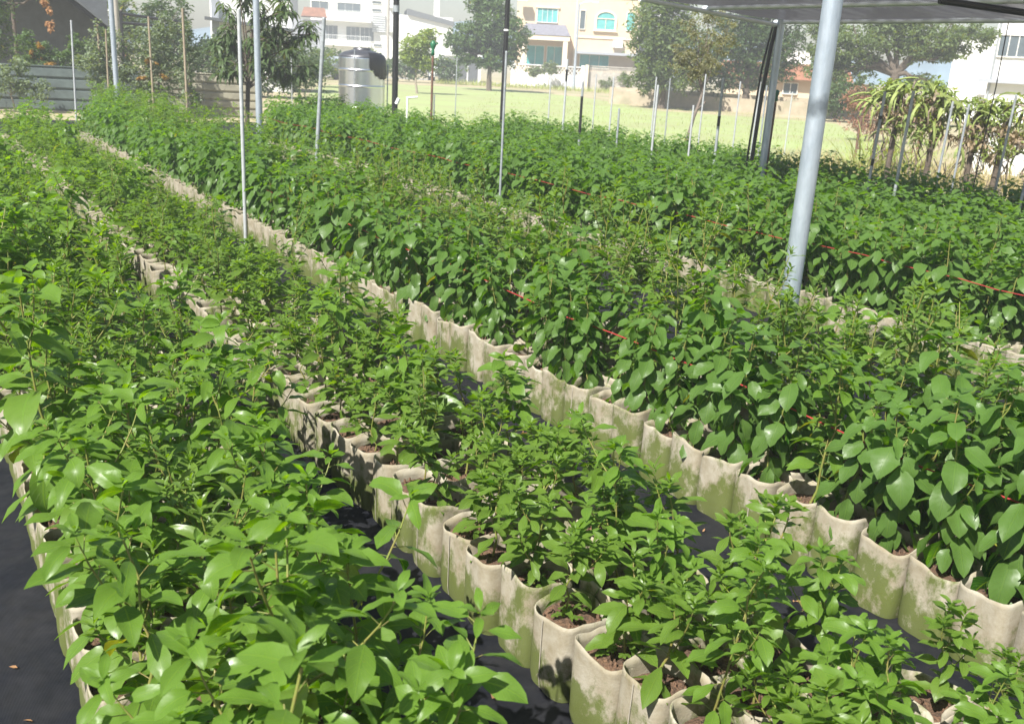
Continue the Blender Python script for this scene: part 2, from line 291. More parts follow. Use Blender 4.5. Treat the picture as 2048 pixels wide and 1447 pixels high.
class MB:
    def __init__(s): s.v = []; s.f = []; s.m = []; s.sm = []
    def add(s, vs, fs, mi=0, smooth=False):
        b = len(s.v); s.v += [tuple(v) for v in vs]
        for f in fs: s.f.append(tuple(i + b for i in f)); s.m.append(mi); s.sm.append(smooth)
    def box(s, c, d, rz=0., mi=0):
        x, y, z = c; a, b, h = d[0] / 2, d[1] / 2, d[2] / 2; cr, sr = math.cos(rz), math.sin(rz)
        vs = []
        for sz in (-h, h):
            for sx, sy in ((-a, -b), (a, -b), (a, b), (-a, b)): vs.append((x + sx * cr - sy * sr, y + sx * sr + sy * cr, z + sz))
        s.add(vs, [(3, 2, 1, 0), (4, 5, 6, 7), (0, 1, 5, 4), (1, 2, 6, 5), (2, 3, 7, 6), (3, 0, 4, 7)], mi)
        return s
    def tube(s, pts, r, n=8, mi=0, cap=True, smooth=True, flat=1.0):
        pts = [Vector(p) for p in pts]; k = len(pts)
        rs = r if isinstance(r, (list, tuple)) else [r] * k
        vs = []; ref = None
        for i, p in enumerate(pts):
            t = (pts[min(i + 1, k - 1)] - pts[max(i - 1, 0)]).normalized()
            if ref is None:
                ref = Vector((0, 0, 1)).cross(t) if abs(t.z) < .9 else Vector((1, 0, 0))
            a = (ref - t * ref.dot(t)).normalized(); ref = a; b = t.cross(a)
            for j in range(n):
                q = 2 * PI * j / n; vs.append(p + a * (rs[i] * math.cos(q)) + b * (rs[i] * flat * math.sin(q)))
        fs = [(i * n + j, i * n + (j + 1) % n, (i + 1) * n + (j + 1) % n, (i + 1) * n + j) for i in range(k - 1) for j in range(n)]
        s.add(vs, fs, mi, smooth)
        if cap: s.add(vs[:n], [tuple(range(n - 1, -1, -1))], mi); s.add(vs[-n:], [tuple(range(n))], mi)
        return s
    def lathe(s, prof, n=32, mi=0, c=(0, 0, 0), smooth=True):
        vs = [(c[0] + r * math.cos(2 * PI * j / n), c[1] + r * math.sin(2 * PI * j / n), c[2] + z) for r, z in prof for j in range(n)]
        fs = [(i * n + j, i * n + (j + 1) % n, (i + 1) * n + (j + 1) % n, (i + 1) * n + j) for i in range(len(prof) - 1) for j in range(n)]
        s.add(vs, fs, mi, smooth); return s
    def prism(s, poly, y0, y1, mi=0):   # polygon in x,z extruded along y
        n = len(poly); vs = [(x, y0, z) for x, z in poly] + [(x, y1, z) for x, z in poly]
        s.add(vs, [tuple(range(n)), tuple(range(2 * n - 1, n - 1, -1))] + [(i, i + n, (i + 1) % n + n, (i + 1) % n) for i in range(n)], mi); return s
    def build(s, name, mats, parent=None, loc=None):
        me = bpy.data.meshes.new(name); me.from_pydata(s.v, [], s.f)
        for m in (mats if isinstance(mats, list) else [mats]): me.materials.append(m)
        me.polygons.foreach_set('material_index', s.m); me.polygons.foreach_set('use_smooth', s.sm); me.update()
        o = bpy.data.objects.new(name, me)
        if loc: o.location = loc
        return link(o, parent)

def np_mesh(name, V, F, mats, UV=None, age=None, mi=None, smooth=True):
    me = bpy.data.meshes.new(name)
    nv, nf = len(V), len(F)
    me.vertices.add(nv); me.vertices.foreach_set('co', np.ascontiguousarray(V, np.float32).ravel())
    me.loops.add(nf * 4); me.loops.foreach_set('vertex_index', np.ascontiguousarray(F, np.int32).ravel())
    me.polygons.add(nf); me.polygons.foreach_set('loop_start', np.arange(0, nf * 4, 4, dtype=np.int32)); me.polygons.foreach_set('loop_total', np.full(nf, 4, np.int32))
    for m in (mats if isinstance(mats, list) else [mats]): me.materials.append(m)
    if mi is not None: me.polygons.foreach_set('material_index', np.ascontiguousarray(mi, np.int32))
    me.update(calc_edges=True)
    me.polygons.foreach_set('use_smooth', np.full(nf, smooth, bool))
    if UV is not None:
        u = me.uv_layers.new(name='UVMap'); u.data.foreach_set('uv', np.ascontiguousarray(UV[F.ravel()], np.float32).ravel())
    if age is not None:
        a = me.attributes.new('age', 'FLOAT', 'POINT'); a.data.foreach_set('value', np.ascontiguousarray(age, np.float32))
    return me

# leaves: arrays of position, azimuth, elevation, length, width, curl ... -> one quad grid per leaf
def leaves_np(a, ns, nc, peak=.42, sharp=.85, fold=.22, wave=.05, rng=None):
    n = len(a['L'])
    t = np.linspace(0, 1, ns + 1); s = np.linspace(-1, 1, nc)
    k = math.log(.5) / math.log(peak)
    w = np.sin(PI * np.clip(t, 0, 1) ** k) ** sharp
    w = w * (1 - .25 * np.clip((t - .8) / .2, 0, 1)); w[0] = .06; w[-1] = .015
    ang = a['el'][:, None] - a['curl'][:, None] * t[None, :] ** 1.3
    ds = 1.0 / ns
    cx = np.concatenate([np.zeros((n, 1)), np.cumsum(np.cos((ang[:, 1:] + ang[:, :-1]) / 2) * ds, 1)], 1) * a['L'][:, None]
    cz = np.concatenate([np.zeros((n, 1)), np.cumsum(np.sin((ang[:, 1:] + ang[:, :-1]) / 2) * ds, 1)], 1) * a['L'][:, None]
    ca, sa = np.cos(a['az']), np.sin(a['az'])
    ctr = np.stack([ca[:, None] * cx, sa[:, None] * cx, cz], -1) + a['P'][:, None, :]
    side = np.stack([-sa, ca, np.zeros(n)], -1)[:, None, :]
    nrm = np.stack([-ca[:, None] * np.sin(ang), -sa[:, None] * np.sin(ang), np.cos(ang)], -1)
    cr, sr = np.cos(a['roll'])[:, None, None], np.sin(a['roll'])[:, None, None]
    S = side * cr + nrm * sr; Nn = nrm * cr - side * sr
    hw = (a['W'] / 2)[:, None] * w[None, :] * (1 + .10 * np.sin(t[None, :] * 8 + a['ph'][:, None] * 3) + .05 * np.sin(t[None, :] * 19 + a['ph'][:, None] * 7))
    ph = a['ph'][:, None, None]
    off = s[None, None, :] * hw[:, :, None]
    lift = np.abs(s)[None, None, :] * hw[:, :, None] * fold + np.sin(t[None, :, None] * 9 + ph + s[None, None, :] * 2.2) * np.abs(s)[None, None, :] * wave * a['W'][:, None, None] * (w[None, :, None])
    V = ctr[:, :, None, :] + S[:, :, None, :] * off[..., None] + Nn[:, :, None, :] * lift[..., None]
    V = V.reshape(-1, 3)
    per = (ns + 1) * nc
    base = []
    for i in range(ns):
        for j in range(nc - 1): base.append((i * nc + j, i * nc + j + 1, (i + 1) * nc + j + 1, (i + 1) * nc + j))
    base = np.array(base)
    F = (base[None] + (np.arange(n) * per)[:, None, None]).reshape(-1, 4)
    uv = np.stack(np.broadcast_arrays(s[None, :], t[:, None]), -1).reshape(-1, 2)
    return V, F, np.tile(uv, (n, 1)), np.repeat(a['age'], per)

SOIL_Z = .225
SPEC = {
 'broad':  dict(sh=0.74, H=(.46, .62), L=(.080, .142), W=.43, n=26, el0=-.40, el1=.45, curl=(.35, 1.25), nb=(2, 4), bl=(.12, .24), bn=9, tip=7, mat='leaf_bright', peak=.46, pet=.03),
 'narrow': dict(sh=0.85, H=(.34, .50), L=(.070, .105), W=.24, n=26, el0=.0, el1=.8, curl=(.2, .9), nb=(2, 5), bl=(.12, .24), bn=12, tip=9, mat='leaf_narrow', peak=.45, pet=.01),
 'whorl':  dict(sh=0.78, H=(.24, .38), L=(.078, .115), W=.38, n=15, el0=-.2, el1=.5, curl=(.2, .8), nb=(2, 5), bl=(.09, .20), bn=8, tip=11, mat='leaf_mid', peak=.52, pet=.012),
 'heart':  dict(sh=0.62, H=(.48, .62), L=(.085, .138), W=.57, n=36, el0=-1.0, el1=-.05, curl=(.25, .8), nb=(0, 2), bl=(.08, .16), bn=6, tip=5, mat='leaf_deep', peak=.42, pet=.032),
 'twig':   dict(sh=0.85, H=(.56, .74), L=(.055, .092), W=.28, n=28, el0=-.2, el1=.7, curl=(.2, .8), nb=(4, 7), bl=(.10, .20), bn=15, tip=9, mat='leaf_twig', peak=.45, pet=.01),
}
def gen_plant(kind, seed):
    sp = SPEC[kind]; rng = random.Random(seed)
    H = rng.uniform(*sp['H'])
    axes = []
    lean = Vector((rng.gauss(0, .035), rng.gauss(0, .035), 0))
    pts = [Vector((rng.gauss(0, .012), rng.gauss(0, .012), SOIL_Z - .015))]
    for i in range(1, 8):
        t = i / 7
        pts.append(Vector((pts[0].x, pts[0].y, 0)) + lean * t * t + Vector((rng.gauss(0, .006), rng.gauss(0, .006), SOIL_Z - .015 + H * t)))
    axes.append((pts, .0048, .0018, sp['n'], .10 if kind == 'heart' else .15, 1))
    for b in range(rng.randint(*sp['nb'])):
        t = rng.uniform(.3, .85); i = int(t * 7); fr = t * 7 - i
        o = pts[i].lerp(pts[min(i + 1, 7)], fr); az = rng.uniform(0, 2 * PI); bl = rng.uniform(*sp['bl'])
        e = rng.uniform(.5, .95); q = [o]
        for k in range(1, 5):
            e2 = e + .12 * k
            q.append(q[-1] + Vector((math.cos(az) * math.cos(e2), math.sin(az) * math.cos(e2), math.sin(e2))) * bl / 4)
        axes.append((q, .0028, .0013, sp['bn'], .25, .8))
    A = {k: [] for k in ('P', 'az', 'el', 'L', 'W', 'curl', 'roll', 'ph', 'age')}
    st = MB()
    def leaf(p, az, el, L, age, W=None, pet=0., curlm=1.):
        L *= rng.uniform(.8, 1.15)
        if pet > 0:
            d = Vector((math.cos(az) * math.cos(el + .45), math.sin(az) * math.cos(el + .45), math.sin(el + .45)))
            p2 = p + d * pet * rng.uniform(.7, 1.3)
            st.tube([p, p2], [.0013, .0009], 3, cap=False); p = p2
        A['P'].append(tuple(p)); A['az'].append(az); A['el'].append(el); A['L'].append(L); A['W'].append(L * sp['W'] * rng.uniform(.78, 1.22))
        A['curl'].append(rng.uniform(*sp['curl']) * curlm * (1.7 if rng.random() < .12 else 1)); A['roll'].append(rng.gauss(0, .38)); A['ph'].append(rng.uniform(0, 6)); A['age'].append(age)
    for (q, r0, r1, n, ts, sc) in axes:
        k = len(q)
        st.tube(q, [r0 + (r1 - r0) * i / (k - 1) for i in range(k)], 6, cap=False)
        az = rng.uniform(0, 6)
        for j in range(n):
            t = ts + (1 - ts) * (j + .3) / n * .97
            i = min(int(t * (k - 1)), k - 2); p = q[i].lerp(q[i + 1], t * (k - 1) - i)
            az += 2.4 + rng.gauss(0, .25)
            L = rng.uniform(*sp['L']) * sc * (1. - .45 * max(0, (t - .72) / .28)) * (.75 + .25 * min(1, t / .35))
            el = sp['el0'] + (sp['el1'] - sp['el0']) * t ** 1.3 + rng.gauss(0, .22)
            leaf(p, az, el, L, max(0, (t - .55) / .45) * .55 * rng.uniform(.5, 1.2), pet=sp['pet'] * sc)
        for j in range(int(sp['tip'] * (1 if sc == 1 else .8))):
            az += 2.4 + rng.gauss(0, .2)
            fr = j / max(1, sp['tip'] - 1)
            leaf(q[-1] + Vector((0, 0, .004 * j)), az, sp['el1'] * .6 + fr * .7 + rng.gauss(0, .15), rng.uniform(*sp['L']) * sc * (.72 - .4 * fr), .45 + .5 * fr, curlm=.8)
    a = {k: np.array(v, float) for k, v in A.items()}
    return a, st, sp

# grow bags: squarish felt sleeves with a wavy rim
def bag_arrays(seed, n=44, detail=True):
    rng = random.Random(seed)
    R = rng.uniform(.0945, .098); Hh = rng.uniform(.252, .287); tilt = rng.gauss(0, .004), rng.gauss(0, .004)
    ph = [rng.uniform(0, 6) for _ in range(6)]; EX = rng.choice([2.6, 4.0, 6.0, 6.0])
    V = []; F = []
    def ring(z, f, inner=0.):
        for j in range(n):
            q = 2 * PI * j / n; c, s_ = math.cos(q), math.sin(q)
            e = EX; rr = R * (abs(c) ** e + abs(s_) ** e) ** (-1 / e)
            rr = min(rr, R * 1.23)
            rr *= 1 + .014 * math.sin(3 * q + ph[0]) * f + .009 * math.sin(7 * q + ph[1] + z * 14) + .006 * math.sin(11 * q + ph[5] - z * 9) - .05 * (1 - f) * (z < .02)
            rr -= inner
            zz = z + (.009 * math.sin(2 * q + ph[2]) + .004 * math.sin(4 * q + ph[3]) + .0015 * math.sin(9 * q + ph[4])) * f ** 3
            V.append((rr * c + tilt[0] * f, rr * s_ + tilt[1] * f, zz))
    zs = [.0, .03, .09, .15, .21, Hh - .015, Hh] if detail else [0., .12, Hh - .01, Hh]
    for z in zs: ring(z, z / Hh)
    ring(Hh + .001, 1, .0035); ring(Hh - .03, .9, .0045); ring(SOIL_Z - .03, .75, .006)
    k = len(zs) + 3
    for i in range(k - 1):
        for j in range(n): F.append((i * n + j, i * n + (j + 1) % n, (i + 1) * n + (j + 1) % n, (i + 1) * n + j))
    nf = len(F)
    if detail:   # stitched side seam and hem stitches
        q0 = rng.choice([0, PI / 2, PI, 1.5 * PI]) + rng.uniform(-.5, .5)
        for zz0, zz1 in zip(np.linspace(.004, Hh - .012, 8)[:-1], np.linspace(.004, Hh - .012, 8)[1:]):
            b = len(V)
            for (z, dq) in ((zz0, -.022), (zz0, .022), (zz1, .022), (zz1, -.022)):
                q = q0 + dq; c, s_ = math.cos(q), math.sin(q); e = 2.9
                rr = min(R * (abs(c) ** e + abs(s_) ** e) ** (-1 / e), R * 1.23); f = z / Hh
                rr *= 1 + .014 * math.sin(3 * q + ph[0]) * f + .009 * math.sin(7 * q + ph[1] + z * 14) + .006 * math.sin(11 * q + ph[5] - z * 9) - .05 * (1 - f) * (z < .02)
                rr += .0035
                V.append((rr * c + tilt[0] * f, rr * s_ + tilt[1] * f, z))
            F.append((b, b + 1, b + 2, b + 3))
    V = np.array(V); F = np.array(F)
    mi = np.zeros(len(F), int); mi[nf:] = 1
    return V, F, mi
def soil_arrays(seed, n=16):
    rng = random.Random(seed); V = []; F = []
    rad = [.0885, .072, .05, .025, .004]
    for i, r in enumerate(rad):
        for j in range(n):
            q = 2 * PI * j / n; V.append((r * math.cos(q), r * math.sin(q), SOIL_Z + (0 if i == 0 else rng.uniform(-.008, .012)) - .004 * (i == 0)))
    for i in range(len(rad) - 1):
        for j in range(n): F.append((i * n + j, i * n + (j + 1) % n, (i + 1) * n + (j + 1) % n, (i + 1) * n + j))
    if True:
        for c in range(26):   # crumbs of earth
            x, y, r = rng.gauss(0, .042), rng.gauss(0, .042), rng.uniform(.003, .008)
            if x * x + y * y > .0072: continue
            b = len(V)
            for k in range(4):
                q = k * PI / 2 + rng.uniform(-.3, .3); V.append((x + r * math.cos(q), y + r * math.sin(q), SOIL_Z - .004))
            for k in range(4):
                q = k * PI / 2 + rng.uniform(-.3, .3); V.append((x + r * .6 * math.cos(q), y + r * .6 * math.sin(q), SOIL_Z + .006 + r))
            for k in range(4): F.append((b + k, b + (k + 1) % 4, b + 4 + (k + 1) % 4, b + 4 + k))
            F.append((b + 4, b + 5, b + 6, b + 7))
    return np.array(V), np.array(F)

KINDS = list(SPEC); NVAR = 10
NEAR, MID, FAR, STEM = {}, {}, {}, {}
for kk, kind in enumerate(KINDS):
    for i in range(NVAR):
        a, st, sp = gen_plant(kind, 1000 * kk + i)
        V, F, UV, AG = leaves_np(a, 7, 5, sp['peak'], sp['sh'], wave=.09)
        me = np_mesh('foliage', V, F, M[sp['mat']], UV, AG)
        sm = bpy.data.meshes.new('stem'); sm.from_pydata(st.v, [], st.f); sm.materials.append(M['stem']); sm.polygons.foreach_set('use_smooth', [True] * len(st.f)); sm.update()
        NEAR[kind, i] = (me, sm)
        MID[kind, i] = leaves_np(a, 4, 3, sp['peak'], sp['sh'])
        FAR[kind, i] = leaves_np(a, 2, 3, sp['peak'], sp['sh'])
        b2 = MB()
        stf = [f for f in st.f]
        STEM[kind, i] = (np.array(st.v), np.array([f for f in stf]))
BAGS = []; SOILS = []
for i in range(8):
    V, F, mi = bag_arrays(50 + i); BAGS.append(np_mesh('grow_bag', V, F, [M['bag'], M['seam']], mi=mi))
    V, F = soil_arrays(80 + i); SOILS.append(np_mesh('soil', V, F, M['soil']))
BAG_LO = [bag_arrays(70 + i, 16, False)[:2] for i in range(6)]
SOIL_LO = [soil_arrays(90 + i, 12) for i in range(4)]
def weed_mesh():
    rng = random.Random(5); A = {k: [] for k in ('P', 'az', 'el', 'L', 'W', 'curl', 'roll', 'ph', 'age')}
    for c in range(14):
        x, y = rng.gauss(0, .03), rng.gauss(.02, .03); z = SOIL_Z + rng.uniform(.012, .04)
        for k in range(4):
            A['P'].append((x, y, z)); A['az'].append(k * 1.57 + rng.uniform(-.3, .3)); A['el'].append(rng.uniform(-.1, .4)); A['L'].append(rng.uniform(.010, .02)); A['W'].append(.014)
            A['curl'].append(.4); A['roll'].append(0); A['ph'].append(0); A['age'].append(rng.uniform(0, .3))
    a = {k: np.array(v, float) for k, v in A.items()}
    V, F, UV, AG = leaves_np(a, 3, 3, .6); return np_mesh('clover', V, F, M['leaf_mid'], UV, AG)
WEED = weed_mesh()

# ------------------------------------------------------------------ setting
def sheet(name, pts, z, m, kind='structure'):
    me = bpy.data.meshes.new(name); me.from_pydata([(x, y, z) for x, y in pts], [], [tuple(range(len(pts)))]); me.materials.append(m)
    o = bpy.data.objects.new(name, me); link(o); o['kind'] = kind; return o
M['earth'] = mat('dry_earth', (.42, .33, .23), .95, base2=(.25, .25, .12), nscale=.3, bump=.3, bscale=6)
M['field'] = mat('field_grass', (.29, .36, .14), .9, base2=(.27, .285, .135), nscale=.33, bump=.8, bscale=5)
M['road'] = mat('road', (.30, .29, .27), .9, noise=.15, nscale=1)
sheet('ground', [(-1500, -800), (2500, -800), (2500, 2500), (-1500, 2500)], 0, M['earth'])
sheet('weed_mat', [(-4, -3), (14, -3), (14, 7), (13.4, 16), (9.4, 24.2), (-4, 25)], .004, M['mat'])
sheet('grass_field', [(9.6, 24.5), (13.6, 16.2), (14.3, 7.2), (20, 13.5), (36, 29.5), (31.5, 36.5), (37, 50), (38, 61), (30, 62), (21, 54), (12, 33)], .004, M['field'])
sheet('road', [(20, 69), (37, 79), (48, 73), (70, 58), (74, 63), (50, 79), (36, 86), (18, 75)], .008, M['road'])
hm = MB(); rng = random.Random(3)
nx, ny = 40, 6
hv = []
for j in range(ny + 1):
    for i in range(nx + 1):
        x = -400 + 2600 * i / nx; y = 1500 + 60 * j - .35 * (x - 600)
        h = (math.sin(PI * j / ny)) * (50 + 26 * math.sin(i * .7 + 1) + 16 * math.sin(i * 1.9)) 
        hv.append((x, y, max(h, -1)))
hm.add(hv, [(j * (nx + 1) + i, j * (nx + 1) + i + 1, (j + 1) * (nx + 1) + i + 1, (j + 1) * (nx + 1) + i) for j in range(ny) for i in range(nx)], smooth=True)
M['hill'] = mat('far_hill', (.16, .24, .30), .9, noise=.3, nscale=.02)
o = hm.build('hills', M['hill']); o['kind'] = 'structure'

# ------------------------------------------------------------------ beds of potted saplings
def project(x, y, z):
    d = Vector((x, y, z - CAM_H)); zc = d.dot(FWD)
    if zc < .05: return 1e9, 1e9, zc
    return 1024 + CAM_F * d.dot(CX) / zc, 723.5 + CAM_F * d.dot(CD) / zc, zc
rng = random.Random(11)
def kind_for(bed, row, y):
    u = rng.random()
    if bed == 0:
        if y < 3.1: return 'broad' if u < .72 else ('whorl' if u < .9 else 'narrow')
        if y < 4.6: return 'narrow' if u < .78 else 'broad'
        if y < 6.4: return ('narrow' if row > 1 else 'broad') if u < .75 else 'whorl'
        return 'whorl' if u < .5 else ('narrow' if u < .8 else 'broad')
    if bed == 1 and y < 1.5 and row > 0: return 'broad' if u < .55 else 'whorl'
    if bed == 1: return 'whorl' if u < .86 else ('twig' if u < .93 else 'broad')
    if bed == 2:
        if row <= 1: return 'heart' if u < .93 else 'broad'
        return 'twig' if u < .66 else ('heart' if u < .85 else 'broad')
    return 'heart' if u < .93 else 'broad'
BEDS = [  # x of first row edge, rows, y start, y end, plant scale
 (.25, 4, .25, 18.6, 1.0), (1.45, 4, .35, 18.0, 1.0), (2.74, 5, .8, 18.8, 1.04), (5.66, 5, 2.0, 17.3, 1.18), (7.7, 5, 3.0, 22.0, 1.08), (9.75, 6, 4.0, 17.0, 1.04)]
PITCH = .201
plants = []
POSTS = [(3.62, 3.08), (5.54, 8.89), (9.79, 9.11), (4.38, 13.54), (3.99, 21.47), (8.43, 17.62), (3.81, 9.99), (8.62, 8.82), (9.15, 10.65)]
for bi, (x0, nr, ya, yb, psc) in enumerate(BEDS):
    for r in range(nr):
        n = int((yb + (.6 * r if bi in (2, 3) else 0) - ya) / PITCH)
        for k in range(n):
            x = x0 + .1 + r * PITCH + rng.gauss(0, .006); y = ya + k * PITCH + rng.gauss(0, .006) + (.03 if r % 2 else 0)
            if bi == 0 and r == 3 and y < 2.9: continue
            if bi == 1 and r == 3 and (y > 1.35 or rng.random() < .2): continue
            if any((x - ax) ** 2 + (y - ay) ** 2 < .018 for ax, ay in POSTS): continue
            kd = kind_for(bi, r, y)
            v = rng.randrange(NVAR); s = psc * rng.uniform(.80, 1.16)
            if kd == 'whorl' and bi == 0: s *= 1.3
            if bi == 0: s *= 1.08
            if bi == 2 and r >= 2: s *= 1.12
            if bi == 0 and r == 0: s *= 1.14
            if bi == 1 and y < 1.6: s *= .78 if kd == 'broad' else 1.08
            if bi == 1 and y > 9: s *= 1.1
            if rng.random() < .05: s *= rng.uniform(.5, .75)
            px, py, zc = project(x, y, .55)
            if zc < .35 or not (-420 < px < 2048 + 260) or py > 1447 + 520: continue
            d = math.sqrt(x * x + y * y + 1.4)
            inframe = -60 < px < 2108 and project(x, y, .85)[1] < 1480
            score = d + (0 if r == 0 else .35) + (0 if inframe else 100)
            plants.append(dict(b=bi, r=r, x=x, y=y, k=kd, v=v, s=s, rz=rng.randrange(4) * PI / 2 + rng.gauss(0, .05), score=score, d=d))
plants.sort(key=lambda p: p['score'])
NEARN = 300
solo, mass = plants[:NEARN], plants[NEARN:]
ORD = ['first', 'second', 'third', 'fourth', 'fifth', 'sixth', 'seventh', 'eighth', 'ninth', 'tenth', 'eleventh', 'twelfth', 'thirteenth', 'fourteenth', 'fifteenth', 'sixteenth', 'seventeenth', 'eighteenth', 'nineteenth', 'twentieth']
def ordinal(i):
    if i < 20: return ORD[i]
    tens = {2: 'twenty', 3: 'thirty', 4: 'forty', 5: 'fifty'}[(i + 1) // 10]
    u = (i + 1) % 10
    return ({'twenty': 'twentieth', 'thirty': 'thirtieth', 'forty': 'fortieth', 'fifty': 'fiftieth'}[tens]) if u == 0 else tens + '-' + ORD[u - 1]
LOOK = {'broad': 'broad-leaved sapling', 'narrow': 'bushy narrow-leaved sapling', 'whorl': 'whorl-leaved sapling', 'heart': 'drooping heart-leaved sapling', 'twig': 'twiggy small-leaved sapling'}
BEDN = ['bed beside the bare black mat', 'low middle bed', 'bed before the thick post', 'red-roped bed beyond the post', 'back bed', 'last bed']
ROWN = ['{} along the near edge', '{} in the second row', '{} in the middle row', '{} in the fourth row', '{} in the far row', '{} in the last row']
byrow = {}
for p in solo: byrow.setdefault((p['b'], p['r']), []).append(p)
for (b, r), L in byrow.items():
    L.sort(key=lambda p: p['y'])
    for i, p in enumerate(L):
        root = empty('potted_sapling', (p['x'], p['y'], .005), p['rz'])
        tag(root, f"{LOOK[p['k']]}, {ROWN[r].format(ordinal(i))} of the {BEDN[b]}", 'sapling', 'saplings in beige fabric bags')
        me, sm = NEAR[p['k'], p['v']]
        rb = random.Random(int(p['x'] * 1000) * 7919 + int(p['y'] * 1000))
        bg_ = link(bpy.data.objects.new('grow_bag', BAGS[rb.randrange(8)]), root)
        link(bpy.data.objects.new('soil', SOILS[rb.randrange(8)]), root)
        tl = (rb.gauss(0, .10), rb.gauss(0, .10), 0)
        for nm, mm in (('stem', sm), ('foliage', me)):
            o = link(bpy.data.objects.new(nm, mm), root); s = p['s']
            o.scale = (s, s, s); o.rotation_euler = tl; o.location = Vector((0, 0, SOIL_Z)) - Matrix.Rotation(tl[1], 3, 'Y') @ (Matrix.Rotation(tl[0], 3, 'X') @ Vector((0, 0, SOIL_Z * s)))
        if r == 0 and b == 1 and rb.random() < .35: link(bpy.data.objects.new('clover', WEED), root)['kind'] = 'stuff'

# the far saplings, past the nearest three hundred, as one mass
Vs, Fs, UVs, AGs, MIs = [], [], [], [], []
nv = 0
mmats = [M['bag'], M['soil'], M['stem']] + [M[SPEC[k]['mat']] for k in KINDS]
def put(V, F, uv, ag, mi, p, s, zoff, rz):
    global nv
    c, sn = math.cos(rz), math.sin(rz)
    W = np.empty_like(V); W[:, 0] = (V[:, 0] * c - V[:, 1] * sn) * s + p['x']; W[:, 1] = (V[:, 0] * sn + V[:, 1] * c) * s + p['y']; W[:, 2] = V[:, 2] * s + zoff
    Vs.append(W); Fs.append(F + nv); nv += len(V)
    UVs.append(uv if uv is not None else np.zeros((len(V), 2))); AGs.append(ag if ag is not None else np.zeros(len(V))); MIs.append(np.full(len(F), mi))
for p in mass:
    src = MID if p['d'] < 11 else FAR
    V, F, uv, ag = src[p['k'], p['v']]
    put(V, F, uv, ag, 3 + KINDS.index(p['k']), p, p['s'], SOIL_Z * (1 - p['s']) + .005, p['rz'] + rng.uniform(-.6, .6))
    if p['r'] <= 1 or p['d'] < 9:
        V, F = BAG_LO[rng.randrange(6)]; put(V, F, None, None, 0, p, 1, .005, p['rz'])
        V, F = SOIL_LO[rng.randrange(4)]; put(V, F, None, None, 1, p, 1, .005, p['rz'])
    if p['d'] < 9:
        V, F = STEM[p['k'], p['v']]; put(V, F, None, None, 2, p, p['s'], SOIL_Z * (1 - p['s']) + .005, p['rz'])
me = np_mesh('distant_saplings', np.concatenate(Vs), np.concatenate(Fs), mmats, np.concatenate(UVs), np.concatenate(AGs), np.concatenate(MIs))
o = link(bpy.data.objects.new('distant_saplings', me)); tag(o, 'mass of green saplings in fabric bags filling the far ends of the beds', 'saplings', None, 'stuff')
print('plants', len(plants), 'mass faces', len(me.polygons))

# dead leaves and bits of earth on the mat
rg = random.Random(77); A = {k: [] for k in ('P', 'az', 'el', 'L', 'W', 'curl', 'roll', 'ph', 'age')}
for i in range(260):
    lane = rg.choice([(-.2, .2), (1.0, 1.40), (2.08, 2.68), (2.08, 2.68)]); yy = rg.uniform(.6, 9)
    A['P'].append((rg.uniform(*lane), yy, .012)); A['az'].append(rg.uniform(0, 6.28)); A['el'].append(rg.gauss(.1, .15)); l = rg.choice([.012, .02, .03, .05]) * rg.uniform(.6, 1.2); A['L'].append(l); A['W'].append(l * rg.uniform(.25, .6)); A['curl'].append(rg.gauss(.2, .6)); A['roll'].append(rg.gauss(0, .3)); A['ph'].append(0); A['age'].append(rg.random() * .5)
V, F, UV, AG = leaves_np({k: np.array(v, float) for k, v in A.items()}, 3, 3, .45)
o = link(bpy.data.objects.new('leaf_litter', np_mesh('leaf_litter', V, F, M['dead_leaf'], UV, AG))); tag(o, 'dry leaf litter scattered on the black mat between the beds', 'litter', None, 'stuff')

# ------------------------------------------------------------------ ropes, posts, stakes
def rope(x, z, y0, y1, label, amp=.012):
    rg = random.Random(int(x * 100)); pts = []
    y = y0
    while y < y1:
        pts.append((x + rg.gauss(0, .006), y, z - .02 * math.sin((y - y0) * PI / 2.2) ** 2 + rg.gauss(0, .004))); y += .25
    b = MB(); b.tube(pts, .0034, 6); o = b.build('red_rope', M['red_rope']); tag(o, label, 'rope', 'red ropes along the beds')
rope(2.90, .56, .8, 9.2, 'thin red rope strung through the bed in front of the thick post')
rope(5.71, .64, 2.0, 17.4, 'bright red rope strung along the bed beyond the thick post')

def pole(name, x, y, top, r, m, label, cat, lean=(0, 0), group=None, z0=0., n=12, extra=None):
    root = empty(name, (x, y, 0)); tag(root, label, cat, group)
    b = MB(); b.tube([(0, 0, z0), (lean[0] * .5, lean[1] * .5, top * .5), (lean[0], lean[1], top)], r, n); b.build('shaft', m, root)
    for e in extra or []:
        z_a, z_b, dr, mm, nm = e; f0, f1 = z_a / top, z_b / top
        c = MB(); c.tube([(lean[0] * f0, lean[1] * f0, z_a), (lean[0] * f1, lean[1] * f1, z_b)], r + dr, n); c.build(nm, mm, root)
    c = MB(); c.tube([(lean[0], lean[1], top - .002), (lean[0], lean[1], top + .012)], [r * 1.06, r * .9], n); c.build('end_cap', m, root)
    return root
pole('galvanized_post', 3.62, 3.08, 2.80, .0445, M['post'], 'thick galvanized post rising from the bed on the right, nearest the camera', 'post', n=24,
     extra=[(.56, .60, .004, M['white_pl'], 'tape_wrap')])
pole('galvanized_post', 9.79, 9.11, 3.0, .048, M['galv'], 'galvanized corner post under the shade net corner', 'post', n=16)
pole('galvanized_post', 4.38, 13.54, 2.75, .043, M['galv'], 'galvanized post beside the long-leaved tree', 'post', n=16)
pole('galvanized_post', 3.99, 21.47, 2.95, .052, M['galv'], 'galvanized post among the grey-green shrubs by the steel fence', 'post', n=16)
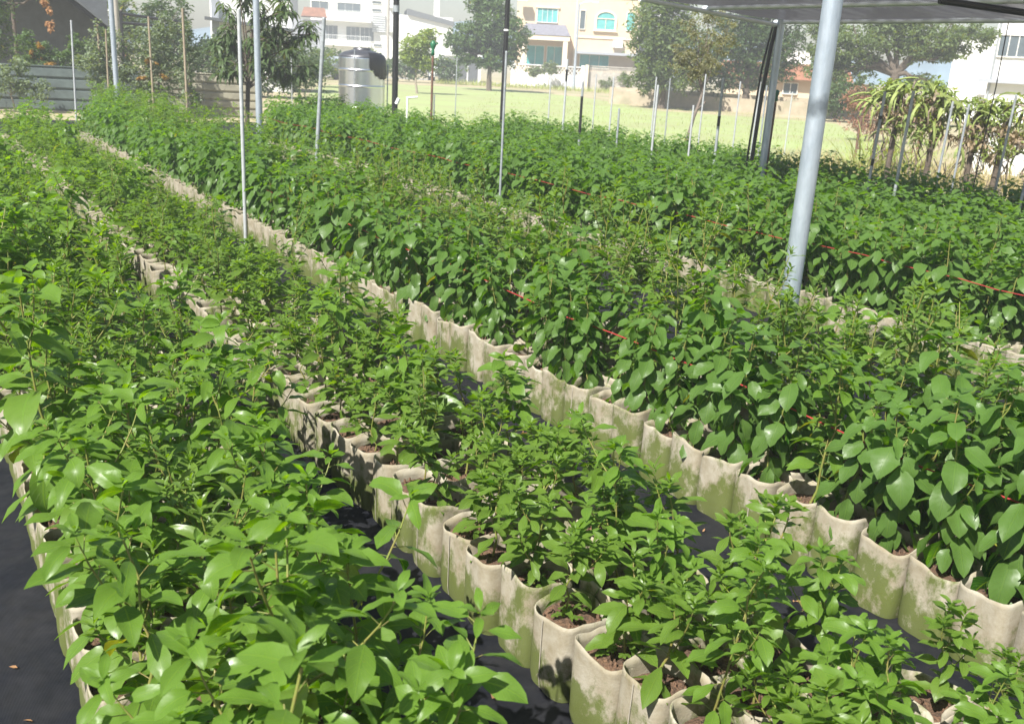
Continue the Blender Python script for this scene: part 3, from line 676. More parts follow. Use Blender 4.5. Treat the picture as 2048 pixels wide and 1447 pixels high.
pole('galvanized_post', 9.79, 3.62, 2.6, .048, M['galv'], 'galvanized post under the near right corner of the shade net', 'post', n=16)
pole('galvanized_post', 7.5, 3.62, 2.7, .048, M['galv'], 'galvanized post under the near left corner of the shade net', 'post', n=16)
pole('black_pole', 8.43, 17.62, 3.3, .058, M['black'], 'black wrapped pole right of the steel water tank', 'pole', extra=[(2.62, 2.74, .004, M['galv_dull'], 'silver_band')])
pole('black_pole', 9.03, 14.55, 3.2, .042, M['black'], 'slim black pole in front of the leafy round tree', 'pole', extra=[(2.32, 2.35, .003, M['white_pl'], 'white_clip')])
b = MB(); b.tube([(9.66, 9.22, 0), (9.67, 9.2, .8), (9.69, 9.19, 1.6), (9.73, 9.17, 2.2), (9.76, 9.15, 2.47)], .026, 8); b.tube([(9.62, 9.26, 0), (9.64, 9.25, 1.0), (9.67, 9.23, 1.9), (9.74, 9.2, 2.45)], .014, 8)
tag(b.build('black_hose', M['black']), 'black hoses hanging down the corner post of the shade net', 'hose')

def stake(x, y, top, r, m, label, lean=(0, 0), bands=(), name='garden_stake'):
    return pole(name, x, y, top, r, m, label, 'stake', lean, 'stakes among the beds', n=8, extra=[(a, c, .002, M['black'], 'dark_wrap') for a, c in bands])
STK = [  # x, y, top, radius, dark wraps
 (5.54, 8.89, 1.91, .013, ()), (11.24, 16.34, 1.62, .013, ()), (10.16, 14.30, 1.91, .019, ((1.55, 1.75), )), (9.37, 12.70, 1.58, .020, ((.7, 1.36), )), (10.98, 14.50, 1.68, .012, ()),
 (12.53, 15.97, 1.64, .016, ()), (9.82, 12.29, 1.20, .016, ()), (12.60, 14.72, 1.69, .014, ()), (9.15, 10.65, 1.61, .016, ()), (13.65, 15.50, 1.67, .014, ()), (9.20, 9.93, 1.38, .014, ()),
 (12.37, 13.13, 1.79, .014, ()), (8.62, 8.82, 1.76, .017, ((1.2, 1.32), )), (12.72, 12.60, 1.70, .013, ()), (10.38, 9.91, 1.73, .015, ()), (11.90, 11.19, 1.67, .013, ())]
def sx(s): return project(s[0], s[1], s[2])[0]
STK.sort(key=sx)
for i, (x, y, tp, r, bd) in enumerate(STK):
    ex = ' with a dark wrap' if bd else ''
    stake(x, y, tp, r, M['pvc'] if i % 3 else M['galv_dull'], f"thin grey stake{ex}, {ORD[i]} to the right of the slim black pole", (0.01 * (i % 3 - 1), 0), bd)
STR = [(9.48, 7.18, 1.71, .016, ((.9, .98), (1.42, 1.46))), (8.87, 6.38, 1.74, .016, ()), (11.21, 7.47, 1.63, .015, ()), (11.87, 7.67, 1.60, .015, ()), (10.65, 6.34, 1.76, .014, ()), (9.88, 5.58, 1.58, .016, ())]
STR.sort(key=sx)
for i, (x, y, tp, r, bd) in enumerate(STR):
    stake(x, y, tp, r, M['galv_dull'], f"slanting-looking thin steel stake, {ORD[i]} to the right of the thick post", (.02, -.02), bd)
stake(18.64, 16.69, 1.49, .016, M['pvc'], 'short pale stake out in the field just right of the corner post')
stake(12.53, 22.53, 1.87, .014, M['galv_dull'], 'thin stake standing in front of the parked white van')
stake(9.2, 21.4, 1.90, .012, M['galv_dull'], 'thin stake standing against the left side of the water tank')
stake(10.47, 22.0, 1.83, .012, M['galv_dull'], 'thin stake standing against the right side of the water tank')
stake(3.59, 24.27, 2.18, .02, M['pvc'], 'white stake at the corner of the far bed before the grey steel fence', (.06, 0))
stake(4.50, 26.2, 2.15, .028, M['bamboo'], 'short wooden stake behind the orange-leaved shrub', (.03, 0))
stake(4.45, 25.04, 2.04, .02, M['bamboo'], 'reddish wooden stake just left of the post among the shrubs', (.05, 0))
stake(5.95, 23.71, 2.59, .028, M['bamboo'], 'tall bamboo stake with a climbing shrub right of the shrub post')
stake(5.60, 25.6, 2.4, .024, M['bamboo'], 'bamboo stake between the shrub post and the tall bamboo stake')
stake(2.73, 8.93, 2.12, .018, M['pvc'], 'tall white stake standing at the bag wall in front of the long-leaved tree')
stake(3.81, 9.99, 2.14, .022, M['galv_dull'], 'grey metal stake left of the water tank', (.12, -.05))
stake(9.2, 25.6, 2.05, .012, M['pvc'], 'very thin stake inside the long-leaved tree outline')
# sprinkler riser
rs = empty('sprinkler_riser', (8.14, 15.51, 0)); tag(rs, 'rusty sprinkler riser with a green head between the two black poles', 'sprinkler', 'sprinkler risers')
MB().tube([(0, 0, 0), (0, 0, 1.85)], .020, 10).build('pipe', M['rust'], rs); MB().tube([(0.05, 0, 0), (.05, 0, 1.2)], .014, 8).build('side_pipe', M['galv_dull'], rs)
b = MB(); b.lathe([(.0, 1.85), (.03, 1.86), (.03, 1.93), (.022, 1.95), (.045, 2.0), (.05, 2.06), (.02, 2.10), (0, 2.11)], 12); b.tube([(.03, 0, 2.03), (.10, 0, 2.07)], [.014, .01], 6); b.build('sprinkler_head', M['green_cap'], rs)
rs = empty('sprinkler_riser', (9.98, 9.22, 0)); tag(rs, 'red-brown sprinkler riser with a green head beside the corner post', 'sprinkler', 'sprinkler risers')
MB().tube([(0, 0, 0), (0.02, 0, 1.5)], .016, 10).build('pipe', M['rust'], rs)
b = MB(); b.lathe([(.0, 1.5), (.025, 1.51), (.025, 1.56), (.02, 1.57), (.036, 1.6), (.036, 1.64), (0, 1.66)], 12, c=(.02, 0, 0)); b.build('sprinkler_head', M['green_cap'], rs)
b = MB(); b.tube([(8.05, 16.3, 0), (8.05, 16.3, 1.12)], .018, 8); b.tube([(8.05, 16.3, 1.10), (8.22, 16.22, 1.12)], .018, 8); b.tube([(7.86, 16.36, .98), (7.90, 16.34, 1.08)], .035, 8)
tag(b.build('pvc_riser', M['white_pl']), 'white plastic pipe elbow poking up behind the hedge-like bed', 'pipe')

# ------------------------------------------------------------------ shade net canopy
can = empty('shade_canopy', (9.8, 9.15, 0)); tag(can, 'dark shade net roof on galvanized pipes at the upper right', 'canopy')
def cz(x): return 2.49 + (9.8 - x) * .062      # roof height over x
CXX = (9.8, 8.55, 7.5); y0, y1 = 3.6, 9.15
g = MB(); nxx, nyy = 16, 36; vs = []
for i in range(nxx + 1):
    for j in range(nyy + 1):
        x = 7.5 + 2.3 * i / nxx; y = y0 + (y1 - y0) * j / nyy
        sag = -.03 * abs(math.sin((x - 6.0) / 1.25 * PI)) - .012 * math.sin(y * 4.1 + x) - .02 * abs(math.sin((y - y1) / 2.13 * PI))
        vs.append((x - 9.8, y - 9.15, cz(x) + .035 + sag))
g.add(vs, [(i * (nyy + 1) + j, (i + 1) * (nyy + 1) + j, (i + 1) * (nyy + 1) + j + 1, i * (nyy + 1) + j + 1) for i in range(nxx) for j in range(nyy)], smooth=True)
g.build('net', M['net'], can)
for x in CXX:
    MB().tube([(x - 9.8, 0.08, cz(x)), (x - 9.8, y0 - 9.15, cz(x))], .026, 10).build('frame_pipe', M['galv_light'], can)
for y in (9.15, 3.65):
    MB().tube([(.06, y - 9.15, cz(9.8) - .045), (-2.33, y - 9.15, cz(7.5) - .045)], .026, 10).build('frame_pipe', M['galv_light'], can)
b = MB(); b.tube([(-1.9, -3.6, cz(7.9) - .08), (-.4, -4.2, cz(9.4) - .08), (0, -4.6, cz(9.8) - .09)], .03, 8); b.build('net_roll', M['black'], can)
for (x, y, za, zb, dx, lab) in ((9.76, 8.43, 1.55, 2.47, -.02, 'thin black cord hanging from the net just left of the thick post'), (9.76, 6.02, .8, 2.47, -.05, 'long black cord hanging at the right before the white block wall')):
    b = MB(); b.tube([(x, y, zb), (x + .02, y + .01, (za + zb) / 2 + .2), (x + dx, y, za)], .006, 5); tag(b.build('hanging_cord', M['black']), lab, 'cord', 'cords hanging from the shade net')

# ------------------------------------------------------------------ water tank
tk = empty('water_tank', (10.55, 24.06, 0), -.41); tag(tk, 'shiny cylindrical stainless steel water tank with dark lid behind the beds', 'water tank')
R = .60
prof = [(.0, .06), (R - .03, .06), (R, .10)]
z = .10
for zr in (.5, 1.03, 1.43):
    prof += [(R, zr - .035), (R, zr - .02), (R + .012, zr - .01), (R + .012, zr + .01), (R, zr + .02), (R, zr + .035)]
prof += [(R, 1.70), (R, 1.72), (R * .99, 1.735)]
MB().lathe(prof, 48).build('body', M['tank'], tk)
MB().lathe([(R * .99, 1.735), (R * 1.012, 1.74), (R * 1.012, 1.755), (R * .95, 1.80), (R * .78, 1.86), (R * .45, 1.915), (.22, 1.93), (.22, 1.965), (.2, 1.98), (0, 1.985)], 48).build('lid', M['tank_dark'], tk)
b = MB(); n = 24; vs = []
for i in range(n + 1):      # black sheet shaped as the shade on the right shoulder
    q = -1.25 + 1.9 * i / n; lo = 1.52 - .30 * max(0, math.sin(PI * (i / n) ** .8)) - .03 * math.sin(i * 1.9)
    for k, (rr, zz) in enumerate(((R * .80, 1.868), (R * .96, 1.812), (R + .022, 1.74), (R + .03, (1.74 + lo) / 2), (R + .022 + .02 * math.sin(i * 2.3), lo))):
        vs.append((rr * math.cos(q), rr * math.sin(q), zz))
b.add(vs, [(i * 5 + k, i * 5 + 5 + k, i * 5 + 6 + k, i * 5 + 1 + k) for i in range(n) for k in (0, 1, 2, 3)], smooth=True); b.build('shade_sheet', M['black'], tk)
for q in (-2.4, -.7, .8, 2.3):
    MB().tube([(R * .97 * math.cos(q), R * .97 * math.sin(q), 0), (R * .97 * math.cos(q), R * .97 * math.sin(q), .12)], .03, 8).build('foot', M['galv_dull'], tk)
MB().tube([(R + .0, 0, 1.6), (R + .07, 0, 1.6), (R + .07, 0, 0.02)], .016, 8).build('outlet_pipe', M['galv_dull'], tk)

# ------------------------------------------------------------------ trees
def rand_dir(rg):
    z = rg.uniform(-1, 1); q = rg.uniform(0, 2 * PI); s = math.sqrt(1 - z * z); return Vector((s * math.cos(q), s * math.sin(q), z))
def crown_arrays(rg, blobs, n, L, W, clump=.32, hang=.0):
    """leaf sprays: clumps spread through each blob's shell, leaves scattered around each clump"""
    A = {k: [] for k in ('P', 'az', 'el', 'L', 'W', 'curl', 'roll', 'ph', 'age')}
    vol = [b[3] * b[4] * b[5] for b in blobs]; tot = sum(v ** .7 for v in vol)
    for (cx, cy, czz, rx, ry, rz_), v in zip(blobs, vol):
        nl = int(n * v ** .7 / tot); per = 22; nc_ = max(4, nl // per)
        for c in range(nc_):
            d = rand_dir(rg); f = rg.uniform(.45, 1.05)
            cc = Vector((cx + d.x * rx * f, cy + d.y * ry * f, czz + d.z * rz_ * f))
            cs = clump * (rx * ry * rz_) ** (1 / 3) * rg.uniform(.6, 1.2); ag = rg.uniform(0, .55)
            for k in range(per):
                e = rand_dir(rg) * cs * rg.uniform(.2, 1) ** .6
                A['P'].append((cc.x + e.x, cc.y + e.y, cc.z + e.z * .7)); A['az'].append(rg.uniform(0, 6.28)); A['el'].append(rg.gauss(.1 - hang, .5))
                l = L * rg.uniform(.6, 1.3); A['L'].append(l); A['W'].append(l * W * rg.uniform(.8, 1.2)); A['curl'].append(rg.uniform(.2, 1.0)); A['roll'].append(rg.gauss(0, .6)); A['ph'].append(rg.uniform(0, 6)); A['age'].append(ag * rg.uniform(.4, 1.2))
    return {k: np.array(v, float) for k, v in A.items()}
def grow_trunk(b, rg, base, tips, r0, zfork):
    p0 = Vector(base); pf = Vector((base[0] + rg.gauss(0, .05 * zfork), base[1] + rg.gauss(0, .05 * zfork), zfork))
    mid = p0.lerp(pf, .5) + Vector((rg.gauss(0, .03 * zfork), rg.gauss(0, .03 * zfork), 0))
    b.tube([p0 - Vector((0, 0, .1)), p0 + Vector((0, 0, .05 * zfork)), mid, pf], [r0 * 1.5, r0 * 1.1, r0 * .9, r0 * .75], 10)
    for t in tips:
        t = Vector(t); d = t - pf; m1 = pf + d * .35 + Vector((rg.gauss(0, .06), rg.gauss(0, .06), .12)) * d.length; m2 = pf + d * .7 + rand_dir(rg) * d.length * .07
        b.tube([pf - Vector((0, 0, .1 * r0)), m1, m2, t], [r0 * .6, r0 * .42, r0 * .26, r0 * .1], 7)
        for k in range(3):
            s_ = m1.lerp(t, rg.uniform(.1, .7)); e = s_ + (d.normalized() + rand_dir(rg) * .9) * d.length * rg.uniform(.2, .4)
            b.tube([s_, s_.lerp(e, .5) + rand_dir(rg) * .05 * d.length, e], [r0 * .2, r0 * .13, r0 * .05], 5)
def tree(name, label, loc, rz, blobs, n, L, W, leafm, barkm, r0, zfork, seed, base=(0, 0, 0), hang=0., clump=.32, group=None, cat='tree', trunk=True):
    rg = random.Random(seed); root = empty(name, loc, rz); tag(root, label, cat, group)
    a = crown_arrays(rg, blobs, n, L, W, clump, hang)
    V, F, UV, AG = leaves_np(a, 2, 3, .5, wave=.1)
    link(bpy.data.objects.new('crown' if trunk else 'foliage', np_mesh('crown', V, F, leafm, UV, AG)), root)
    b = MB(); grow_trunk(b, rg, base, [(bb[0] + rg.gauss(0, .2) * bb[3], bb[1] + rg.gauss(0, .2) * bb[4], bb[2] + .3 * bb[5]) for bb in blobs], r0, zfork)
    b.build('trunk' if trunk else 'stems', barkm, root)
    return root
G_T = 'trees beyond the field'
tree('leafy_tree', 'rounded bright green tree left of the cream house', (33.44, 55.7, 0), -.54, [(0, 0, 4.4, 1.5, 1.5, 1.6), (-1.4, .2, 3.3, 1.3, 1.2, 1.0), (1.2, -.2, 3.6, 1.3, 1.2, 1.2), (.9, .3, 2.6, 1.2, 1.0, .7), (-.6, 0, 5.6, 1.2, 1.2, .9), (-2.3, 0, 2.9, .8, .8, .6), (-.7, 0, 2.3, 1.3, 1.0, .8), (.5, .1, 1.9, 1.3, 1.0, .7), (-1.7, 0, 2.1, .8, .8, .5)], 15000, .26, .5, M['tree_mid'], M['bark'], .16, 2.0, 21, group=G_T, clump=.26)
tree('yellow_tree', 'small yellow-green tree behind the black wrapped pole', (23.75, 46.95, 0), -.47, [(0, 0, 2.3, .85, .8, .75), (.55, .1, 2.9, .55, .5, .45), (-.45, 0, 1.9, .6, .6, .5), (.3, 0, 1.6, .6, .5, .45)], 5200, .17, .5, M['tree_light'], M['bark_pale'], .06, 1.1, 22, group=G_T)
tree('dark_tree', 'large dark tree right beside the cream house', (33.36, 38.41, 0), -.715, [(-.2, 0, 4.2, 1.7, 1.6, 1.5), (.9, .2, 3.0, 1.6, 1.5, 1.2), (-.6, -.2, 2.2, 1.1, 1.2, 1.0), (.7, -.3, 1.7, 1.5, 1.2, .8), (.1, 0, 5.6, 1.4, 1.4, 1.0), (-.2, 0, 3.3, 1.7, 1.4, 1.3), (-1.0, 0, 1.2, 1.0, .9, .5)], 17000, .22, .45, M['tree_olive'], M['bark'], .18, 1.3, 23, group=G_T)
tree('dark_tree', 'broad shady tree behind the shade net corner', (38.53, 37.63, 0), -.8, [(-.9, 0, 4.7, 1.7, 1.6, 1.4), (1.0, .2, 3.9, 1.6, 1.5, 1.3), (-1.4, -.2, 2.9, 1.5, 1.4, 1.1), (.7, -.2, 2.5, 1.4, 1.3, 1.0), (-.3, .2, 1.7, 1.9, 1.2, .7), (.9, 0, 5.6, 1.6, 1.4, 1.0), (1.9, 0, 2.9, 1.0, 1.2, 1.2), (-2.0, 0, 1.5, 1.3, 1.0, .8), (-.2, 0, 3.6, 1.9, 1.4, 1.5)], 17000, .22, .45, M['tree_dark'], M['bark'], .2, 1.4, 24, group=G_T)
tree('spreading_tree', 'wide spreading tree behind the thick post', (40.48, 30.21, 0), -.93, [(-2.6, 0, 3.3, 1.2, 1.3, .8), (-.6, .1, 3.9, 1.7, 1.5, .8), (1.4, 0, 3.9, 1.5, 1.4, .8), (3.1, 0, 4.1, 1.0, 1.1, .65), (-3.4, .1, 2.4, .6, .8, .5), (2.3, -.1, 3.35, .9, .9, .4), (-.2, 0, 4.7, 1.6, 1.4, .6), (-1.6, 0, 2.6, 1.2, .9, .6), (-3.0, 0, 2.0, .9, .8, .6), (.9, 0, 3.2, 1.0, .9, .4), (1.2, -.2, 2.0, .9, .8, .4)], 17000, .22, .42, M['tree_olive'], M['bark'], .26, 2.3, 25, group=G_T)
tree('slim_tree', 'small light green tree in the gap left of the thick post', (39.45, 33.33, 0), -.87, [(-.1, 0, 4.2, 1.0, .9, .6), (-.3, 0, 3.2, .7, .8, .6), (.1, .1, 2.4, .8, .7, .6)], 5000, .2, .42, M['tree_olive'], M['bark_pale'], .08, 1.7, 26, group=G_T)
tree('roadside_bush', 'round bush by the road behind the grey stake', (27.2, 61.5, 0), -.4, [(0, 0, 1.3, 1.0, .9, .9), (.9, 0, 1.0, .7, .7, .6)], 4000, .2, .5, M['tree_olive'], M['bark'], .06, .5, 27, trunk=False, cat='bush')
tree('dark_bush', 'dark low bush at the foot of the spreading tree', (37.3, 30.6, 0), -.9, [(0, 0, 1.1, 1.0, .8, .8), (.9, 0, 1.3, .7, .7, .6)], 5000, .16, .5, M['tree_dark'], M['bark'], .06, .4, 28, trunk=False, cat='bush')
tree('hedge_bush', 'low bushes along the foot of the white building', (31.5, 70.5, 0), -.4, [(-3, 0, 1.2, 1.6, .8, 1.0), (0, 0, 1.1, 1.8, .8, .9), (3, 0, 1.2, 1.7, .8, 1.0), (6, 0, 1.1, 1.5, .8, .9)], 7000, .26, .5, M['tree_mid'], M['bark'], .06, .4, 29, trunk=False, cat='bush')
tree('garden_shrub', 'flowering shrub hanging over the garden wall of the cream house', (47.9, 69.9, 0), -.62, [(0, 0, 1.5, .9, .5, .6), (-1.3, 0, 1.3, .7, .5, .5)], 2600, .17, .5, M['tree_olive'], M['bark'], .04, .5, 30, trunk=False, cat='bush')
tree('garden_shrub', 'weedy shrub at the foot of the grey block wall', (52.6, 68.0, 0), -.62, [(0, 0, .6, .7, .5, .5), (1.4, 0, 1.0, .5, .4, .6)], 900, .17, .5, M['tree_olive'], M['bark'], .04, .3, 31, trunk=False, cat='bush')

# thin half-bare tree in front of the dark tree
rg = random.Random(40); br = empty('bare_tree', (13.67, 14.91, 0), -.742); tag(br, 'thin half-bare tree leaning out of the bed beyond the stakes', 'tree')
b = MB(); b.tube([(.02, 0, -.05), (.05, 0, .5), (.13, 0, .95), (.20, .02, 1.2), (.25, .02, 1.42)], [.042, .036, .032, .030, .026], 8)
b.tube([(.18, 0, 1.12), (.28, .03, 1.2), (.33, .05, 1.27)], [.02, .018, .022], 6)
tipsb = []
for (tx, ty, tz, r) in ((.22, .05, 2.9, .018), (-.2, .1, 2.3, .015), (.62, -.1, 2.75, .015), (.5, .1, 2.25, .012), (-.05, -.15, 2.75, .014), (.05, .1, 1.9, .012), (.35, 0, 3.0, .012), (-.3, 0, 2.0, .01)):
    p0 = Vector((.25, .02, 1.40)); p3 = Vector((tx, ty, tz)); p1 = p0.lerp(p3, .35) + Vector((rg.gauss(0, .05), 0, .06)); p2 = p0.lerp(p3, .7) + rand_dir(rg) * .05
    b.tube([p0, p1, p2, p3], [r, r * .75, r * .5, r * .2], 6); tipsb.append(p3)
    for k in range(7):
        s_ = p1.lerp(p3, rg.uniform(0, .95)); e = s_ + (rand_dir(rg) * .8 + Vector((0, 0, .45))) * rg.uniform(.15, .38); b.tube([s_, s_.lerp(e, .5) + rand_dir(rg) * .02, e], [.006, .004, .002], 4); tipsb.append(e)
b.build('trunk', M['bark_dark'], br)
a = crown_arrays(rg, [(t.x, t.y, t.z, .13, .13, .13) for t in tipsb], 1900, .055, .42, .6, .3)
V, F, UV, AG = leaves_np(a, 2, 3, .5); link(bpy.data.objects.new('crown', np_mesh('crown', V, F, M['bare_leaf'], UV, AG)), br)

# long-leaved (mango-like) tree
rg = random.Random(41); mg = empty('long_leaved_tree', (6.49, 20.68, 0), -.304); tag(mg, 'dark tree with long drooping leaves beside the galvanized post', 'tree')
b = MB(); b.tube([(-.05, 0, -.05), (-.06, 0, .4), (-.03, 0, .8), (-.02, 0, 1.15), (.03, .02, 1.7), (.12, 0, 2.3)], [.06, .052, .048, .045, .036, .025], 9)
A = {k: [] for k in ('P', 'az', 'el', 'L', 'W', 'curl', 'roll', 'ph', 'age')}
ends = [(.75, 0, 2.25), (1.22, .1, 2.42), (1.0, -.15, 1.75), (.72, .2, 1.35), (-.5, .1, 2.0), (-.62, -.1, 1.55), (-.35, .2, 2.6), (.25, -.2, 2.7), (.75, .1, 2.9), (.3, .2, 3.2), (-.15, -.2, 3.1), (.1, -.35, 1.9), (.35, .4, 2.1), (.5, -.3, 1.5), (-.25, -.35, 1.35), (.95, .3, 2.0), (.2, .1, 2.4), (.55, -.1, 2.5), (1.1, 0, 2.1), (-.4, .0, 2.25), (.4, -.25, 1.85), (.05, .25, 1.6), (.8, -.1, 1.5), (1.35, -.1, 2.15), (1.25, .15, 1.5), (-.7, .1, 1.9), (-.55, -.2, 1.3), (.6, .1, 2.0), (-.1, .1, 2.8), (.9, -.2, 2.6), (1.0, .1, 1.3), (.2, -.4, 1.4), (-.4, .2, 1.75)]
for e in ends:
    e = Vector(e); s_ = Vector((-.02 + .03 * rg.random(), 0, min(e.z - .25, rg.uniform(.95, 2.2)))); m_ = s_.lerp(e, .55) + Vector((0, 0, .10))
    b.tube([s_, m_, e], [.02, .014, .008], 6)
    q = rg.uniform(0, 6)
    for sub in range(3):
        ee = e + rand_dir(rg) * (.0 if sub == 0 else .16)
        if sub: b.tube([m_.lerp(e, .6), ee], [.008, .005], 5)
        for k in range(13):
            q += 2.4; A['P'].append(tuple(ee - (e - m_).normalized() * .012 * k)); A['az'].append(q); A['el'].append(rg.gauss(.15 - .06 * k, .2)); l = rg.uniform(.22, .36); A['L'].append(l); A['W'].append(l * .19)
            A['curl'].append(rg.uniform(.8, 1.7)); A['roll'].append(rg.gauss(0, .3)); A['ph'].append(rg.uniform(0, 6)); A['age'].append(rg.uniform(0, .3) + (.3 if e.z > 2.3 and k < 4 else 0))
b.build('trunk', M['bark'], mg)
V, F, UV, AG = leaves_np({k: np.array(v, float) for k, v in A.items()}, 5, 3, .45); link(bpy.data.objects.new('crown', np_mesh('crown', V, F, M['mango'], UV, AG)), mg)

# grey-green shrubs in front of the fence
G_S = 'shrubs by the steel fence'
tree('fence_shrub', 'grey-green climbing shrub around the post by the steel fence', (4.75, 26.2, 0), -.18, [(-.05, 0, 1.8, .46, .35, .42), (-.45, 0, 1.3, .42, .35, .36), (.2, 0, 1.2, .42, .35, .45), (-.1, 0, .75, .45, .35, .4)], 4500, .075, .6, M['shrub_grey'], M['bark_pale'], .025, .6, 51, trunk=False, cat='shrub', group=G_S, clump=.4)
s2 = tree('fence_shrub', 'large grey-green shrub with orange leaves left of the tall bamboo stake', (5.75, 26.0, 0), -.18, [(0, 0, 1.7, .55, .4, .5), (.35, 0, 1.2, .5, .4, .45), (-.3, 0, .95, .5, .35, .45), (.35, .1, 2.2, .3, .3, .3), (.1, 0, .5, .5, .3, .4)], 6500, .08, .6, M['shrub_grey'], M['bark_pale'], .03, .6, 52, trunk=False, cat='shrub', group=G_S, clump=.36)
tree('fence_shrub', 'slender shrub climbing the tall bamboo stake', (6.05, 24.0, 0), -.2, [(.02, 0, 2.0, .17, .17, .35), (.1, 0, 1.45, .2, .17, .35), (.02, 0, .95, .17, .17, .35), (.15, 0, .55, .17, .15, .2)], 2600, .07, .55, M['shrub_grey'], M['bark_pale'], .018, .6, 53, trunk=False, cat='shrub', group=G_S, clump=.45)
s1 = tree('fence_shrub', 'dark shrub with orange and yellow leaves standing above the grey fence', (3.75, 28.6, 0), -.14, [(-.25, 0, 1.35, .34, .3, .32), (.25, 0, 1.25, .4, .3, .35), (.65, .1, 1.5, .35, .3, .4), (-.6, .1, 1.5, .3, .3, .5)], 4000, .08, .55, M['tree_mid'], M['bark_pale'], .025, .8, 54, trunk=False, cat='shrub', group=G_S)
for rt_, bl in ((s1, [(-.35, -.2, 1.32, .2, .12, .16), (-.05, -.25, 1.2, .2, .12, .14), (-.25, -.2, 1.55, .1, .1, .1)]), (s2, [(-.05, -.3, 1.35, .2, .08, .1), (-.3, -.3, 1.0, .18, .08, .09), (.2, -.3, 1.0, .15, .08, .08)])):
    a = crown_arrays(random.Random(7), bl, 230, .08, .6, .35); V, F, UV, AG = leaves_np(a, 2, 3, .5); link(bpy.data.objects.new('orange_leaves', np_mesh('orange_leaves', V, F, M['orange'], UV, AG)), rt_)
tree('fence_shrub', 'dull green shrub leaning on the grey fence left of the white stake', (2.6, 27.0, 0), -.14, [(0, 0, .75, .45, .3, .4), (.5, 0, .55, .4, .3, .35), (-.5, 0, .6, .4, .3, .4), (.2, 0, 1.1, .3, .25, .25)], 3200, .08, .5, M['shrub_grey'], M['bark_pale'], .02, .4, 56, trunk=False, cat='shrub', group=G_S)
tree('shade_tree', 'dark shaded tree behind the grey steel fence at the left corner', (1.8, 32.2, 0), -.1, [(.2, 0, 2.6, 1.2, 1.0, .9), (.9, .2, 1.8, .6, .8, .7), (-.4, .3, 1.5, .8, .8, .6), (2.3, .3, 3.2, .7, .7, .4)], 8000, .13, .45, M['tree_dark'], M['bark'], .13, 1.7, 55, clump=.3)
b = MB(); rg = random.Random(9); a = crown_arrays(rg, [(0, 0, 2.75, .09, .09, .2), (.04, 0, 2.4, .1, .1, .25), (.05, 0, 2.1, .08, .08, .12)], 260, .12, .3, .5, .9)
V, F, UV, AG = leaves_np(a, 3, 3, .5); o = link(bpy.data.objects.new('dead_branch', np_mesh('dead_branch', V, F, M['dead_leaf'], UV, AG))); o.location = (3.85, 29.4, 0)
tag(o, 'dry brown leafy branch hanging at the upper left', 'branch')

# ------------------------------------------------------------------ fences and shed at the left
def ribbed_fence(name, label, p0, p1, h, m, nb):
    d = Vector((p1[0] - p0[0], p1[1] - p0[1], 0)); L = d.length; rz = math.atan2(d.y, d.x); root = empty(name, (p0[0], p0[1], 0), rz); tag(root, label, 'fence', 'steel fences at the far end')
    b = MB(); prof = []
    for i in range(nb):
        z0 = .03 + (h - .03) * i / nb; z1 = .03 + (h - .03) * (i + 1) / nb
        prof += [(0, z0), (-.018, z0 + .03), (-.018, z1 - .05), (.028, z1 - .035), (.028, z1 - .008)]
    for s_ in range(int(L / 1.6) + 1):
        xa = s_ * 1.6 + .004; xb = min(L, (s_ + 1) * 1.6 - .004)
        if xb - xa < .1: continue
        vs = [(x, y + .004 * (s_ % 2), z) for x in (xa, xb) for (y, z) in prof]; n = len(prof)
        b.add(vs, [(i, n + i, n + i + 1, i + 1) for i in range(n - 1)])
    b.build('panel', m, root)
    c = MB()
    for s_ in range(int(L / 1.6) + 2):
        MB().box((min(L, s_ * 1.6), .07, h / 2), (.05, .05, h)).build('post', M['galv_dull'], root)
    MB().box((L / 2, .01, h + .012), (L, .06, .022)).build('top_rail', m, root)
ribbed_fence('steel_fence', 'grey-green ribbed steel fence at the far left end of the beds', (-.6, 28.6), (5.6, 27.2), 1.10, M['fence_grey'], 4)
ribbed_fence('steel_fence', 'beige ribbed steel fence behind the long-leaved tree', (5.66, 27.25), (8.55, 26.2), 1.10, M['fence_beige'], 5)
sh = empty('open_shed', (4.45, 34.35, 0), -.13); tag(sh, 'dark open shed with sloping black roof beam behind the grey fence', 'shed')
MB().box((-1.2, 2.2, 1.7), (6.2, .1, 3.4)).build('back_wall', M['dark_roof'], sh)
b = MB(); b.prism([(-4.4, 3.6), (.6, 2.95), (1.7, 2.1), (1.75, 2.2), (.65, 3.08), (-4.4, 3.75)], -.4, -.3); b.build('roof_beam', M['black'], sh)
b = MB(); b.prism([(-4.4, 3.76), (.65, 3.10), (1.75, 2.22), (1.78, 2.26), (.67, 3.15), (-4.4, 3.84)], -.6, 2.6); b.build('roof', M['dark_roof'], sh)
for x in (-3.6, -.9): MB().tube([(x, -.3, 0), (x, -.3, 3.0)], .06, 10).build('post', M['bark'], sh)
pole('concrete_pole', 6.05, 31.9, 4.2, .085, M['concrete'], 'pale concrete pole behind the galvanized post at the left', 'pole', n=14)
rl = empty('pipe_rack', (7.0, 34.0, 0), -.13); tag(rl, 'dark pipe rack with rails behind the shrubs', 'rack')
for x in (-.4, 1.5): MB().tube([(x, 0, 0), (x, 0, 2.75)], .05, 8).build('post', M['black'], rl)
MB().tube([(-.45, 0, 2.66), (1.55, 0, 2.5)], .045, 8).build('rail', M['black'], rl); MB().tube([(-.45, 0, 2.38), (1.55, 0, 2.32)], .045, 8).build('rail', M['black'], rl); MB().tube([(-.45, 0, 1.6), (1.55, 0, 1.5)], .03, 8).build('rail', M['black'], rl)

